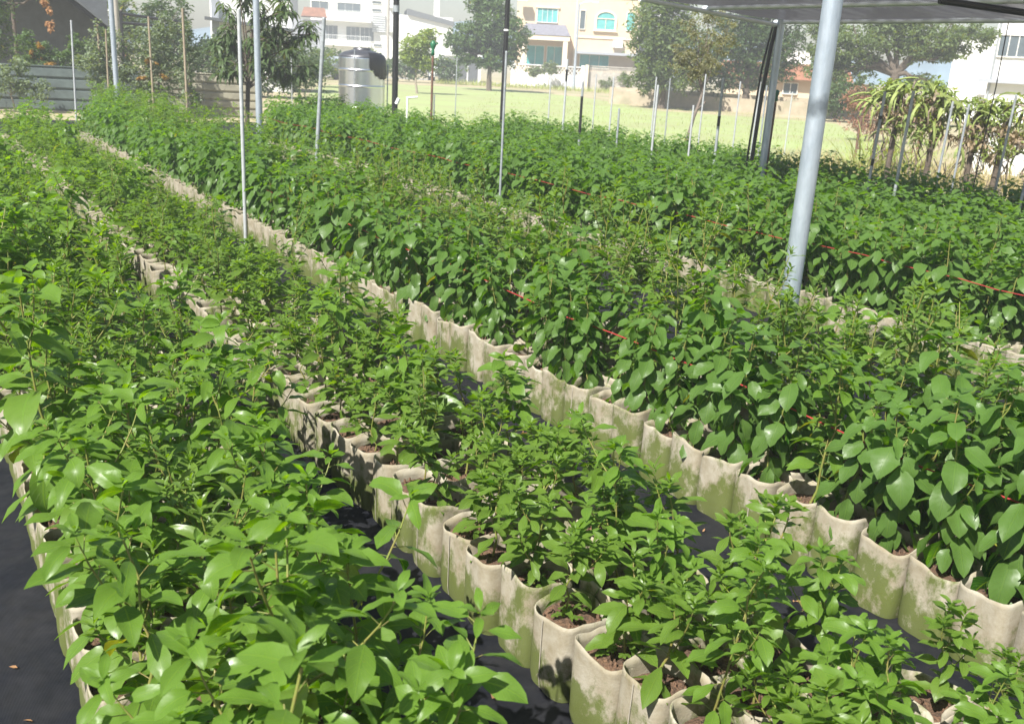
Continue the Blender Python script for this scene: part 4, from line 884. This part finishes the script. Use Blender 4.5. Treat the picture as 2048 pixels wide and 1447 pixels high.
def facade(name, label, loc, rz, cat='building', group=None):
    r = empty(name, loc, rz); tag(r, label, cat, group); return r
def window(root, x, z, w, h, glass, y=0., bars=1, name='window', hbar=0, depth=.09):
    fr = MB(); t = .055
    fr.box((x - w / 2 - t / 2, y - depth / 2, z), (t, depth, h + 2 * t)); fr.box((x + w / 2 + t / 2, y - depth / 2, z), (t, depth, h + 2 * t))
    fr.box((x, y - depth / 2, z + h / 2 + t / 2), (w, depth - .004, t)); fr.box((x, y - depth / 2 - .02, z - h / 2 - t / 2), (w, depth + .03, t))
    for k in range(bars): fr.box((x - w / 2 + w * (k + 1) / (bars + 1), y - depth * .35, z), (.04, depth * .5, h))
    for k in range(hbar): fr.box((x, y - depth * .3, z - h / 2 + h * (k + 1) / (hbar + 1)), (w, depth * .4, .04))
    f = fr.build(name, M['frame_w'], root)
    g_ = MB(); g_.box((x, y - .012, z), (w - .002, .016, h - .002)); g_.build('pane', glass, f)
    return f
# small sheds / red house glimpsed behind the rack
rh = facade('brick_house', 'pink and white house front glimpsed behind the dark rack', (10.4, 45.5, 0), -.2)
MB().box((-1.9, 1.5, 1.9), (1.1, 3, 3.8)).build('wall', M['white_wall'], rh); MB().prism([(-2.7, 3.8), (-1.1, 3.8), (-1.5, 4.5), (-2.3, 4.5)], -.3, 3.3).build('roof', M['red_roof'], rh)
window(rh, -1.75, 2.5, .4, 1.0, M['glass_dark'])
for x in (-2.33, -1.45): MB().box((x, -.02, 1.9), (.14, .05, 3.78)).build('pilaster', M['red_roof'], rh)
ws = facade('white_shed', 'white wall with grey column glimpsed above the shrubs', (13.4, 44.0, 0), -.25)
MB().box((.6, 1.5, 1.95), (3.4, 3, 3.9)).build('wall', M['white_wall'], ws); MB().box((-.95, -.15, 1.9), (.3, .3, 3.8)).build('column', M['grey_wall'], ws); MB().prism([(-1.4, 2.9), (2.4, 2.6), (2.4, 2.72), (-1.4, 3.02)], -.9, -.01).build('awning', M['dark_roof'], ws)

tree('backdrop_tree', 'dark tree mass behind the pipe rack left of the white wall', (9.3, 39.5, 0), -.2, [(0, 0, 2.6, .9, .9, 1.2), (.3, 0, 1.4, 1.2, .9, .9), (1.6, 0, 1.5, .9, .8, .7)], 7000, .16, .45, M['tree_dark'], M['bark'], .1, 1.2, 81, group='trees beyond the fence')
tree('backdrop_tree', 'green tree behind the grey-green shrubs and the post', (8.6, 43.0, 0), -.2, [(-.6, 0, 2.8, 1.1, .9, 1.2), (.3, 0, 1.8, 1.2, .9, .9)], 5000, .18, .45, M['tree_olive'], M['bark'], .1, 1.2, 82, group='trees beyond the fence')
tree('backdrop_bush', 'dark bushes in front of the white wall behind the long-leaved tree', (12.2, 38.0, 0), -.25, [(-1.2, 0, 1.4, 1.0, .8, .7), (.4, 0, 1.7, 1.1, .8, .8), (1.8, 0, 1.3, 1.1, .8, .8), (.2, 0, .6, 2.6, .8, .6)], 9000, .16, .45, M['tree_dark'], M['bark'], .06, .5, 83, trunk=False, cat='bush')
tree('backdrop_bush', 'yellowish bushes right of the long-leaved tree', (19.5, 52, 0), -.35, [(-1.2, 0, 1.4, 1.4, .8, .9), (.8, 0, 1.2, 1.2, .8, .8), (-3.2, 0, 1.5, 1.4, .8, 1.0)], 7000, .18, .45, M['tree_olive'], M['bark'], .06, .5, 84, trunk=False, cat='bush')

# ------------------------------------------------------------------ houses
ch = facade('cream_house', 'cream tiled house with arched teal window and grey porch roof', (51.66, 71.46, 0), -.6259)
b = MB(); b.box((-2.8, 4.6, 5.0), (5.2, 8, 10)); b.build('left_wing', M['cream_wall'], ch)
b = MB(); b.box((2.64, 4.0, 5.2), (5.62, 8.2, 10.4)); b.build('right_wing', M['cream_wall'], ch)
MB().box((-.18, -.03, 5.1), (.14, .2, 10.1)).build('corner_trim', M['cream_trim'], ch)
window(ch, -2.72, 5.98, 1.75, 1.12, M['glass_teal'], .6, 3)
MB().box((-2.72, .52, 6.66), (2.1, .16, .14)).build('lintel', M['cream_trim'], ch)
# arched window
ar = MB(); n = 14
def archpts(w, h, hr):  # outline, base at 0
    return [(-w / 2, 0), (w / 2, 0), (w / 2, h)] + [(w / 2 * math.cos(PI * k / n), h + hr * math.sin(PI * k / n)) for k in range(1, n)] + [(-w / 2, h)]
outp, inp = archpts(1.95, .95, .72), archpts(1.55, .90, .52)
N_ = len(outp); cxw, czw = 2.4, 5.05
vs = [(cxw + x, -.22, czw - .08 + z) for x, z in outp] + [(cxw + x, -.22, czw + z) for x, z in inp] + [(cxw + x, -.10, czw - .08 + z) for x, z in outp] + [(cxw + x, -.10, czw + z) for x, z in inp]
ar.add(vs, [(i, (i + 1) % N_, N_ + (i + 1) % N_, N_ + i) for i in range(N_)] + [(i, 2 * N_ + i, 2 * N_ + (i + 1) % N_, (i + 1) % N_) for i in range(N_)] + [(N_ + i, N_ + (i + 1) % N_, 3 * N_ + (i + 1) % N_, 3 * N_ + i) for i in range(N_)])
ar.box((cxw, -.16, czw + .88), (1.54, .07, .06)); ar.box((cxw, -.155, czw + .44), (.05, .06, .82)); ar.box((cxw, -.2, czw - .14), (2.1, .26, .1))
f = ar.build('arched_window', M['cream_trim'], ch)
g_ = MB(); g_.prism([(cxw + x, czw + z) for x, z in inp], -.14, -.115); g_.build('pane', M['glass_teal'], f)
window(ch, .38, 5.75, .42, 1.5, M['glass_dark'], -.1, 0); window(ch, 4.55, 5.8, .66, 1.42, M['glass_teal'], -.1, 0)
window(ch, 1.65, 2.35, 2.5, 1.05, M['glass_teal'], -.1, 2)
MB().box((2.6, -.55, 3.05), (5.4, .9, .22)).build('canopy', M['grey_wall'], ch)
pr = MB(); vs = [(-4.95, -1.9, 4.28), (-.55, -1.9, 4.28), (-.55, .55, 4.28), (-4.95, .55, 4.28), (-4.5, -.5, 5.2), (-1.05, -.5, 5.2), (-1.05, .58, 5.25), (-4.5, .58, 5.25)]
pr.add(vs, [(0, 1, 5, 4), (1, 2, 6, 5), (3, 0, 4, 7), (4, 5, 6, 7), (3, 2, 1, 0)]); pr.build('porch_roof', M['roof_tile'], ch)
MB().box((-2.75, -.68, 4.07), (4.3, 2.3, .4)).build('porch_beam', M['cream_trim'], ch)
for x in (-4.6, -.95): MB().box((x, -1.6, 1.94), (.4, .4, 3.86)).build('porch_column', M['cream_trim'], ch)
window(ch, -3.6, 2.6, 1.5, 1.6, M['glass_teal'], .6, 1); window(ch, -1.9, 2.6, 1.3, 1.6, M['glass_teal'], .6, 1)
for x, z in ((-4.9, 7.3), (3.6, 3.9)): MB().box((x, -.32, z), (.85, .4, .6)).build('air_conditioner', M['rail'], ch)
MB().tube([(5.3, -.18, .2), (5.3, -.18, 10)], .06, 8).build('drainpipe', M['galv_dull'], ch)
for z in (4.35, 7.7): MB().box((2.64, -.14, z), (5.62, .09, .16)).build('string_course', M['cream_trim'], ch)
gw = empty('garden_wall', (51.1, 69.4, 0), -.6259); tag(gw, 'white lattice-topped garden wall in front of the cream house', 'wall', 'garden walls')
MB().box((-3.1, 0, .55), (6.0, .22, 1.1)).build('base', M['white_wall'], gw)
b = MB()
for k in range(22):
    for sgn in (-1, 1):
        x = -6.0 + k * .27; b.add([(x, -.03 + .01 * sgn, 1.1), (x + .05, -.03 + .01 * sgn, 1.1), (x + .05 + sgn * .5, -.03 + .01 * sgn, 1.75), (x + sgn * .5, -.03 + .01 * sgn, 1.75)], [(0, 1, 2, 3)])
b.box((-3.1, 0, 1.79), (6.1, .2, .08)); b.build('lattice', M['white_wall'], gw)
for x in (-6.1, -3.1, -.05): MB().box((x, 0, .98), (.3, .3, 1.96)).build('pier', M['white_wall'], gw)
gw = empty('garden_wall', (51.3, 69.4, 0), -.6259); tag(gw, 'grey block garden wall right of the white lamp post', 'wall', 'garden walls')
b = MB(); b.box((2.9, 0, .75), (5.4, .2, 1.5)); b.build('base', M['brick'], gw)
b = MB()
for k in range(34): b.box((.35 + k * .155, 0, 1.72), (.09, .14, .4))
b.box((2.9, 0, 1.96), (5.5, .22, .08)); b.build('vent_blocks', M['brick'], gw)
for x in (.15, 5.7): MB().box((x, 0, 1.02), (.3, .32, 2.04)).build('pier', M['cream_trim'], gw)
gb = facade('grey_house', 'grey house wall squeezed between the cream house and the dark tree', (61.1, 73.2, 0), -.6954)
MB().box((1.2, 3, 4.5), (4.4, 6, 9)).build('wall', M['grey_wall'], gb); window(gb, -.3, 6.0, .9, 1.7, M['glass_dark'], 0, 1); window(gb, 1.4, 6.0, .9, 1.7, M['glass_dark'], 0, 1)

# white building, about 140 m away: everything about the eye is twice as large
K = 1.9
def W2(x, z): return x * K, (z - 1.8) * K + 1.8
wb = facade('white_building', 'long white apartment building with balconies beyond the field', (31.78 * K, 72.85 * K, 0), -.4114)
MB().box((-.9, 6, 7), (12.6, 12, 14)).build('main_block', M['white_wall'], wb)
x0_, zt = W2(3.75, 5.35)
MB().box((9.6, 5.5, 3.9), (8.2, 12, 7.8)).build('side_wing', M['white_wall'], wb)
b = MB(); b.prism([(6.9, 8.7), (13.9, 7.25), (13.9, 6.6), (6.9, 7.85)], -.9, 10); b.build('wing_roof', M['dark_roof'], wb)
MB().box((11.4, 2, 8.8), (.8, .8, 4.2)).build('chimney', M['white_wall'], wb)
for (xa, za, xb_, zb) in ((-1.74, 5.57, .01, 4.94),):
    (xa, za), (xb_, zb) = W2(xa, za), W2(xb_, zb); window(wb, (xa + xb_) / 2, (za + zb) / 2, xb_ - xa, za - zb, M['glass_dark'], 0, 2)
    window(wb, (xa + xb_) / 2 - 4.2, (za + zb) / 2, 2.4, za - zb, M['glass_dark'], 0, 1)
for k in range(2):
    z = 3.2 + k * 3.45
    sl = MB(); sl.box((-2.1, -.75, z), (7.4, 1.6, .55)); s_ = sl.build('balcony', M['white_wall'], wb)
    b = MB()
    for q in range(26): b.box((-5.7 + q * .29, -1.5, z + .72), (.05, .05, .9))
    b.box((-2.1, -1.5, z + 1.2), (7.3, .07, .07)); b.build('railing', M['rail'], s_)
    if k == 0:
        for x in (-4.3, -1.0, 1.0): window(wb, x, z + 1.55, 2.0, 1.9, M['glass_dark'], 0, 2)
x0_, z0_ = W2(.94, 4.9); x1_, z1_ = W2(1.94, 3.55)
f = MB().box(((x0_ + x1_) / 2, -.1, (z0_ + z1_) / 2), (x1_ - x0_, .2, z0_ - z1_)).build('louvre', M['grey_wall'], wb)
b = MB()
for k in range(8): b.box(((x0_ + x1_) / 2, -.24, z1_ + .16 + k * .31), (x1_ - x0_, .1, .16))
b.build('slats', M['rail'], f)
for zz_ in (8.2, 9.3): window(wb, 2.4, zz_, 1.3, .35, M['glass_dark'], 0, 0)
window(wb, 8.6, 4.6, .8, 1.0, M['glass_dark'], -.5, 0)
window(wb, 2.6, 3.3, 1.2, .3, M['glass_dark'], 0, 0)
for x, z in ((-6.4, 6.0), (4.6, 5.6), (4.6, 9.0)): MB().box((x, -.35, z), (.9, .45, .7)).build('air_conditioner', M['rail'], wb)
MB().tube([(5.2, -.1, 0), (5.2, -.1, 13.5)], .08, 8).build('drainpipe', M['galv_dull'], wb)
rs_ = facade('red_roofed_shed', 'low shed with a red roof left of the white building', (47.6, 124.5, 0), -.36)
MB().box((-1.6, 2, 2.9), (6.6, 4, 5.8)).build('wall', M['grey_wall'], rs_); MB().prism([(-1.4, 6.2), (1.9, 6.2), (1.6, 7.3), (-1.0, 7.3)], -.5, 4).build('roof', M['red_roof'], rs_); MB().box((-3.4, 1.8, 7.2), (3.2, 3.5, 2.8)).build('upper_storey', M['dark_roof'], rs_)

rb_ = facade('pale_house', 'pale grey house wall at the right edge behind the spreading tree', (51.86, 31.7, 0), -1.0221)
MB().box((3.4, 4, 4.2), (8.2, 8, 8.4)).build('wall', M['white_wall'], rb_); MB().box((-1.7, 3.2, 2.25), (2.0, 5, 4.5)).build('side_wing', M['white_wall'], rb_)
MB().tube([(-.58, -.08, 0), (-.58, -.08, 8.3)], .06, 8).build('drainpipe', M['galv_dull'], rb_)
window(rb_, .22, 4.15, 1.4, 1.08, M['glass_dark'], 0, 2); window(rb_, 2.6, 4.15, 1.2, 1.08, M['glass_dark'], 0, 1)
MB().box((1.5, -.25, 2.3), (5.4, .5, .2)).build('ledge', M['grey_wall'], rb_)
rd = facade('orange_roofed_house', 'low house with long orange roof seen under the shade net corner', (46.24, 42.68, 0), -.8254)
MB().box((.3, 2.5, .9), (7.2, 4.4, 1.8)).build('wall', M['cream_wall'], rd); MB().prism([(-3.8, 1.78), (4.4, 1.78), (4.0, 2.7), (-3.4, 2.7)], -.3, 5.0).build('roof', M['red_roof'], rd)
window(rd, .8, 1.25, .8, .6, M['glass_dark'], .3, 1); MB().box((1.0, 2, 3.0), (1.6, 1.2, .9)).build('roof_hut', M['white_wall'], rd)
gr = facade('garage', 'low white garage with dark doors beside the lattice wall', (43.39, 77.92, 0), -.5081)
MB().box((.2, 2.5, 1.1), (3.8, 5, 2.2)).build('wall', M['white_wall'], gr); MB().prism([(-1.9, 2.18), (2.3, 2.18), (1.5, 2.7), (-1.1, 2.7)], -.4, 5.2).build('roof', M['white_wall'], gr)
for x in (.4, 1.4): MB().box((x, -.03, .95), (.85, .06, 1.8)).build('door', M['dark_roof'], gr)
lw = empty('low_wall', (37.42, 38.33, 0), -.7733); tag(lw, 'low pale earth-stained wall along the far edge of the field', 'wall')
MB().box((.8, 0, .34), (13.4, .4, .68)).build('body', M['earth_wall'], lw); MB().box((.8, .5, .42), (13.6, .5, .9)).build('rear_ledge', M['earth_wall'], lw)

# vehicles
def car(name, label, loc, rz, m, Lc, Wc, Hc, van=False):
    r = empty(name, loc, rz); tag(r, label, 'van' if van else 'car')
    hw = Wc / 2
    side = [(-Lc / 2, .35), (-Lc / 2, .85), (-Lc / 2 + .12, 1.0), (-Lc * .22, 1.08), (-Lc * .08, Hc), (Lc * .40, Hc), (Lc / 2, 1.0), (Lc / 2, .35)] if not van else [(-Lc / 2, .35), (-Lc / 2, .95), (-Lc / 2 + .25, 1.15), (-Lc / 2 + .75, Hc - .05), (-Lc / 2 + 1.0, Hc), (Lc / 2 - .1, Hc), (Lc / 2, Hc - .15), (Lc / 2, .35)]
    b = MB(); n = len(side)      # car points along -y, i.e. towards the camera
    for sgn in (0, 1): pass
    vs = []
    for (wx, ins) in ((-1, 0), (1, 0)):
        for (y, z) in side: vs.append((wx * hw * (1 if z < 1.1 else .86), y, z))
    b.add(vs, [tuple(range(n)), tuple(range(2 * n - 1, n - 1, -1))] + [(i, i + n, (i + 1) % n + n, (i + 1) % n) for i in range(n)]); b.build('body', m, r)
    ws0, ws1 = (side[3], side[4]) if not van else (side[2], side[3])
    w0, w1 = hw * (.92), hw * .78
    g_ = MB(); e = .012
    g_.add([(-w0, ws0[0] - e + .04, ws0[1] + .05), (w0, ws0[0] - e + .04, ws0[1] + .05), (w1, ws1[0] - e - .02, ws1[1] - .06), (-w1, ws1[0] - e - .02, ws1[1] - .06)], [(0, 1, 2, 3)]); g_.build('windscreen', M['glass_dark'], r)
    for sx_ in (-1, 1):
        MB().box((sx_ * hw * .72, -Lc / 2 - .01, .78), (.3, .05, .14)).build('headlight', M['frame_w'], r)
        MB().box((sx_ * (hw * .9), Lc * .1, (1.1 + Hc) / 2 - .03), (.02, Lc * .42, .36)).build('side_window', M['glass_dark'], r)
        for y in (-Lc * .32, Lc * .32):
            MB().tube([(sx_ * (hw - .2), y, .32), (sx_ * (hw + .01), y, .32)], .32, 16).build('wheel', M['tyre'], r)
    MB().box((0, -Lc / 2 - .015, .5), (Wc * .9, .06, .16)).build('bumper', M['dark_roof'], r)
    return r
car('white_van', 'white van parked facing us by the garage', (40.9, 76.5, .01), -.35, M['car_white'], 4.2, 1.7, 1.85, True)
car('grey_car', 'grey car parked behind the bush left of the water tank', (28.0, 68.2, .01), -1.0, M['car_grey'], 4.2, 1.7, 1.6)
lp = empty('lamp_post', (49.2, 68.06, 0)); tag(lp, 'tall white lamp post in front of the cream house', 'lamp post')
MB().tube([(0, 0, 0), (0, 0, 1.2), (0, 0, 6.8)], [.17, .12, .07], 12).build('pole', M['galv'], lp); MB().tube([(0, 0, 6.7), (.3, -.3, 6.95), (.9, -.8, 7.0)], .05, 8).build('arm', M['galv'], lp); MB().box((1.0, -.9, 6.98), (.5, .25, .1), -.7).build('lamp_head', M['white_pl'], lp)
up_ = empty('utility_pole', (49.3, 105.1, 0)); tag(up_, 'slim concrete utility pole before the white building', 'utility pole')
MB().tube([(0, 0, 0), (0, 0, 11)], [.2, .13], 10).build('pole', M['concrete'], up_); MB().box((0, 0, 9.6), (1.8, .1, .1), -.4).build('crossarm', M['galv_dull'], up_)

# ------------------------------------------------------------------ right side: cactus plants, panel, dry hedge, reeds
def dragonfruit(loc, rz, label, seed, n=80, h=1.75, wx=.6):
    rg = random.Random(seed); root = empty('dragonfruit_plant', loc, rz); tag(root, label, 'cactus plant', 'cactus plants on posts')
    for x in (-.4 * wx, .5 * wx): MB().tube([(x, 0, 0), (x + .02, 0, h - .1)], .045, 8).build('support_post', M['bark'], root)
    b = MB(); d_ = MB()
    for k in range(n):
        az = rg.uniform(0, 2 * PI); dry = rg.random() < .16; L = rg.uniform(.18, .55)
        u = rg.uniform(-1, 1); p = Vector((u * wx, rg.gauss(0, .16), h - .35 * abs(u) - rg.uniform(-.08, .55) ** 2 * 2.2)); el = rg.uniform(-.5, .9); pts = [p]
        for s_ in range(6):
            el -= rg.uniform(.12, .34); az += rg.gauss(0, .12); pts.append(pts[-1] + Vector((math.cos(az) * math.cos(el), math.sin(az) * math.cos(el), math.sin(el))) * L / 6)
        w = rg.uniform(.012, .028); (d_ if dry else b).tube(pts, [w * .5, w, w * 1.1, w * .9, w * 1.1, w * .8, w * .25], 3, smooth=False, flat=.7)
    for k in range(60):   # dead hanging strips and roots under the green top
        x = rg.uniform(-1, 1) * wx * .9; y = rg.gauss(0, .12); z = rg.uniform(.35, h - .25); l = rg.uniform(.2, .5)
        d_.tube([(x, y, z), (x + rg.gauss(0, .06), y + rg.gauss(0, .05), z - l * .5), (x + rg.gauss(0, .12), y + rg.gauss(0, .08), max(.02, z - l))], [.008, .016, .004], 3, smooth=False)
    b.build('green_stems', M['cactus'], root); d_.build('dry_stems', M['cactus_dry'], root)
    A = crown_arrays(rg, [(-.5 * wx, 0, h - .2, .35, .25, .22), (.3 * wx, 0, h - .25, .4, .25, .25), (.1 * wx, 0, h - .7, .45, .25, .3)], 1500, .10, .3, .5, .3)
    V, F, UV, AG = leaves_np(A, 3, 3, .45, wave=.12); link(bpy.data.objects.new('green_leaves', np_mesh('green_leaves', V, F, M['tree_light'], UV, AG)), root)
    A = crown_arrays(rg, [(-.5 * wx, 0, h - .6, .3, .2, .35), (.4 * wx, 0, h - .65, .35, .2, .35)], 700, .10, .35, .5, .5)
    V, F, UV, AG = leaves_np(A, 3, 3, .45, wave=.12); link(bpy.data.objects.new('dry_leaves', np_mesh('dry_leaves', V, F, M['withered'], UV, AG)), root)
dragonfruit((13.95, 9.9, 0), -.95, 'tangled yellow-green cactus plant on posts, left one at the right edge', 61, 170, 1.92, .66)
dragonfruit((14.6, 9.0, 0), -.95, 'drier tangled cactus plant between the left cactus and the white block wall', 62, 60, 1.72, .45)
dragonfruit((13.5, 7.3, 0), -1.0, 'tangled cactus plant cut off by the right edge of the picture', 63, 70, 1.9, .5)
wp_ = empty('block_wall', (20.0, 12.25, 0), -1.014); tag(wp_, 'short white block wall standing on the ground at the right edge', 'wall')
b = MB(); b.box((.3, 0, .5), (1.1, .12, .86)); b.build('slab', M['white_wall'], wp_)
b = MB()
for z in (.30, .52, .72): b.box((.3, -.062, z), (1.08, .004, .012))
b.build('joint_lines', M['rail'], wp_); MB().box((.3, 0, .035), (1.2, .3, .07)).build('footing', M['concrete'], wp_)
rgw = tree('dry_hedge', 'reddish brown dried hedge left of the cactus plants', (26.6, 20.5, 0), -.916, [(-.4, 0, 1.2, .45, .4, .5), (.3, 0, 1.25, .5, .4, .5), (1.0, 0, 1.2, .5, .4, .5), (1.7, 0, 1.1, .5, .4, .45), (.3, 0, .6, 1.2, .4, .4)], 7000, .10, .3, M['red_dry'], M['bark'], .03, .4, 71, trunk=False, cat='hedge')
b = MB(); fr_ = empty('rusty_gate', (19.74, 14.8, 0), -.927); tag(fr_, 'low rusty bar gate before the reed clump', 'gate')
for k in range(7): b.tube([(-.45 + k * .2, 0, .3), (-.45 + k * .2, 0, .98)], .012, 6)
b.build('bars', M['rust'], fr_); MB().tube([(-.5, 0, .98), (.85, 0, 1.0)], .02, 6).build('top_rail', M['rust'], fr_); MB().tube([(-.5, 0, .3), (.85, 0, .3)], .018, 6).build('lower_rail', M['rust'], fr_)
for x in (-.5, .85): MB().tube([(x, 0, 0), (x, 0, 1.02)], .03, 8).build('post', M['rust'], fr_)
def blades(rg, n, x0, x1, yj, L, W, curl=(.4, 1.5), z=0.):
    A = {k: [] for k in ('P', 'az', 'el', 'L', 'W', 'curl', 'roll', 'ph', 'age')}
    for i in range(n):
        A['P'].append((rg.uniform(x0, x1), rg.gauss(0, yj), z)); A['az'].append(rg.uniform(0, 6.28)); A['el'].append(rg.uniform(1.1, 1.5)); l = rg.uniform(*L); A['L'].append(l); A['W'].append(W * rg.uniform(.7, 1.3)); A['curl'].append(rg.uniform(*curl)); A['roll'].append(rg.gauss(0, .2)); A['ph'].append(0); A['age'].append(rg.random())
    return {k: np.array(v, float) for k, v in A.items()}
rg = random.Random(72)
V, F, UV, AG = leaves_np(blades(rg, 170, -.5, .7, .25, (.6, 1.35), .03), 6, 3, .3); o = link(bpy.data.objects.new('reed_clump', np_mesh('reed_clump', V, F, M['grass_blade'], UV, AG))); o.location = (15.9, 11.9, 0); o.rotation_euler = (0, 0, -.93)
tag(o, 'pale green reed clump in front of the rusty gate', 'reeds')
V, F, UV, AG = leaves_np(blades(rg, 2200, -1.0, 5.2, .9, (.25, .75), .014), 4, 3, .3); o = link(bpy.data.objects.new('dry_grass', np_mesh('dry_grass', V, F, M['straw_blade'], UV, AG))); o.location = (15.4, 12.6, 0); o.rotation_euler = (0, 0, -.75)
tag(o, 'straw-coloured dry grass behind the last bed at the right', 'grass', None, 'stuff')
A = blades(rg, 5200, 0, 1, .1, (.06, .20), .018)
P = []
while len(P) < 5200:
    x, y = rg.uniform(11, 37), rg.uniform(13, 52); dd = x * .55 + y * .83
    if x * .9 + y * .42 > 20.5 and y < 1.45 * x + 6 and x < .75 * y + 13 and rg.random() < (22 / max(22, dd)) ** 2: P.append((x, y, 0))
A['P'] = np.array(P, float)
V, F, UV, AG = leaves_np(A, 2, 3, .3); o = link(bpy.data.objects.new('field_tufts', np_mesh('field_tufts', V, F, M['grass_blade'], UV, AG)))
tag(o, 'short uneven grass tufts across the pale green field', 'grass', None, 'stuff')
V, F, UV, AG = leaves_np(blades(rg, 1800, -9, 7, .8, (.25, .7), .03), 3, 3, .3); o = link(bpy.data.objects.new('verge_grass', np_mesh('verge_grass', V, F, M['grass_blade'], UV, AG))); o.location = (43.5, 63.0, 0); o.rotation_euler = (0, 0, -.6)
tag(o, 'tall weeds on the verge before the garden walls', 'grass', None, 'stuff')

# ------------------------------------------------------------------ air
hz = MB(); hz.box((45, 70, 6.8), (210, 250, 15.6)); hzo = hz.build('haze', [])
m = bpy.data.materials.new('haze_air'); m.use_nodes = True; nt = m.node_tree; nt.nodes.remove(nt.nodes['Principled BSDF'])
pv = nt.nodes.new('ShaderNodeVolumePrincipled'); pv.inputs['Color'].default_value = (.92, .95, .97, 1); pv.inputs['Density'].default_value = .0028; pv.inputs['Anisotropy'].default_value = .0
nt.links.new(pv.outputs[0], nt.nodes['Material Output'].inputs['Volume']); hzo.data.materials.append(m); hzo['kind'] = 'stuff'
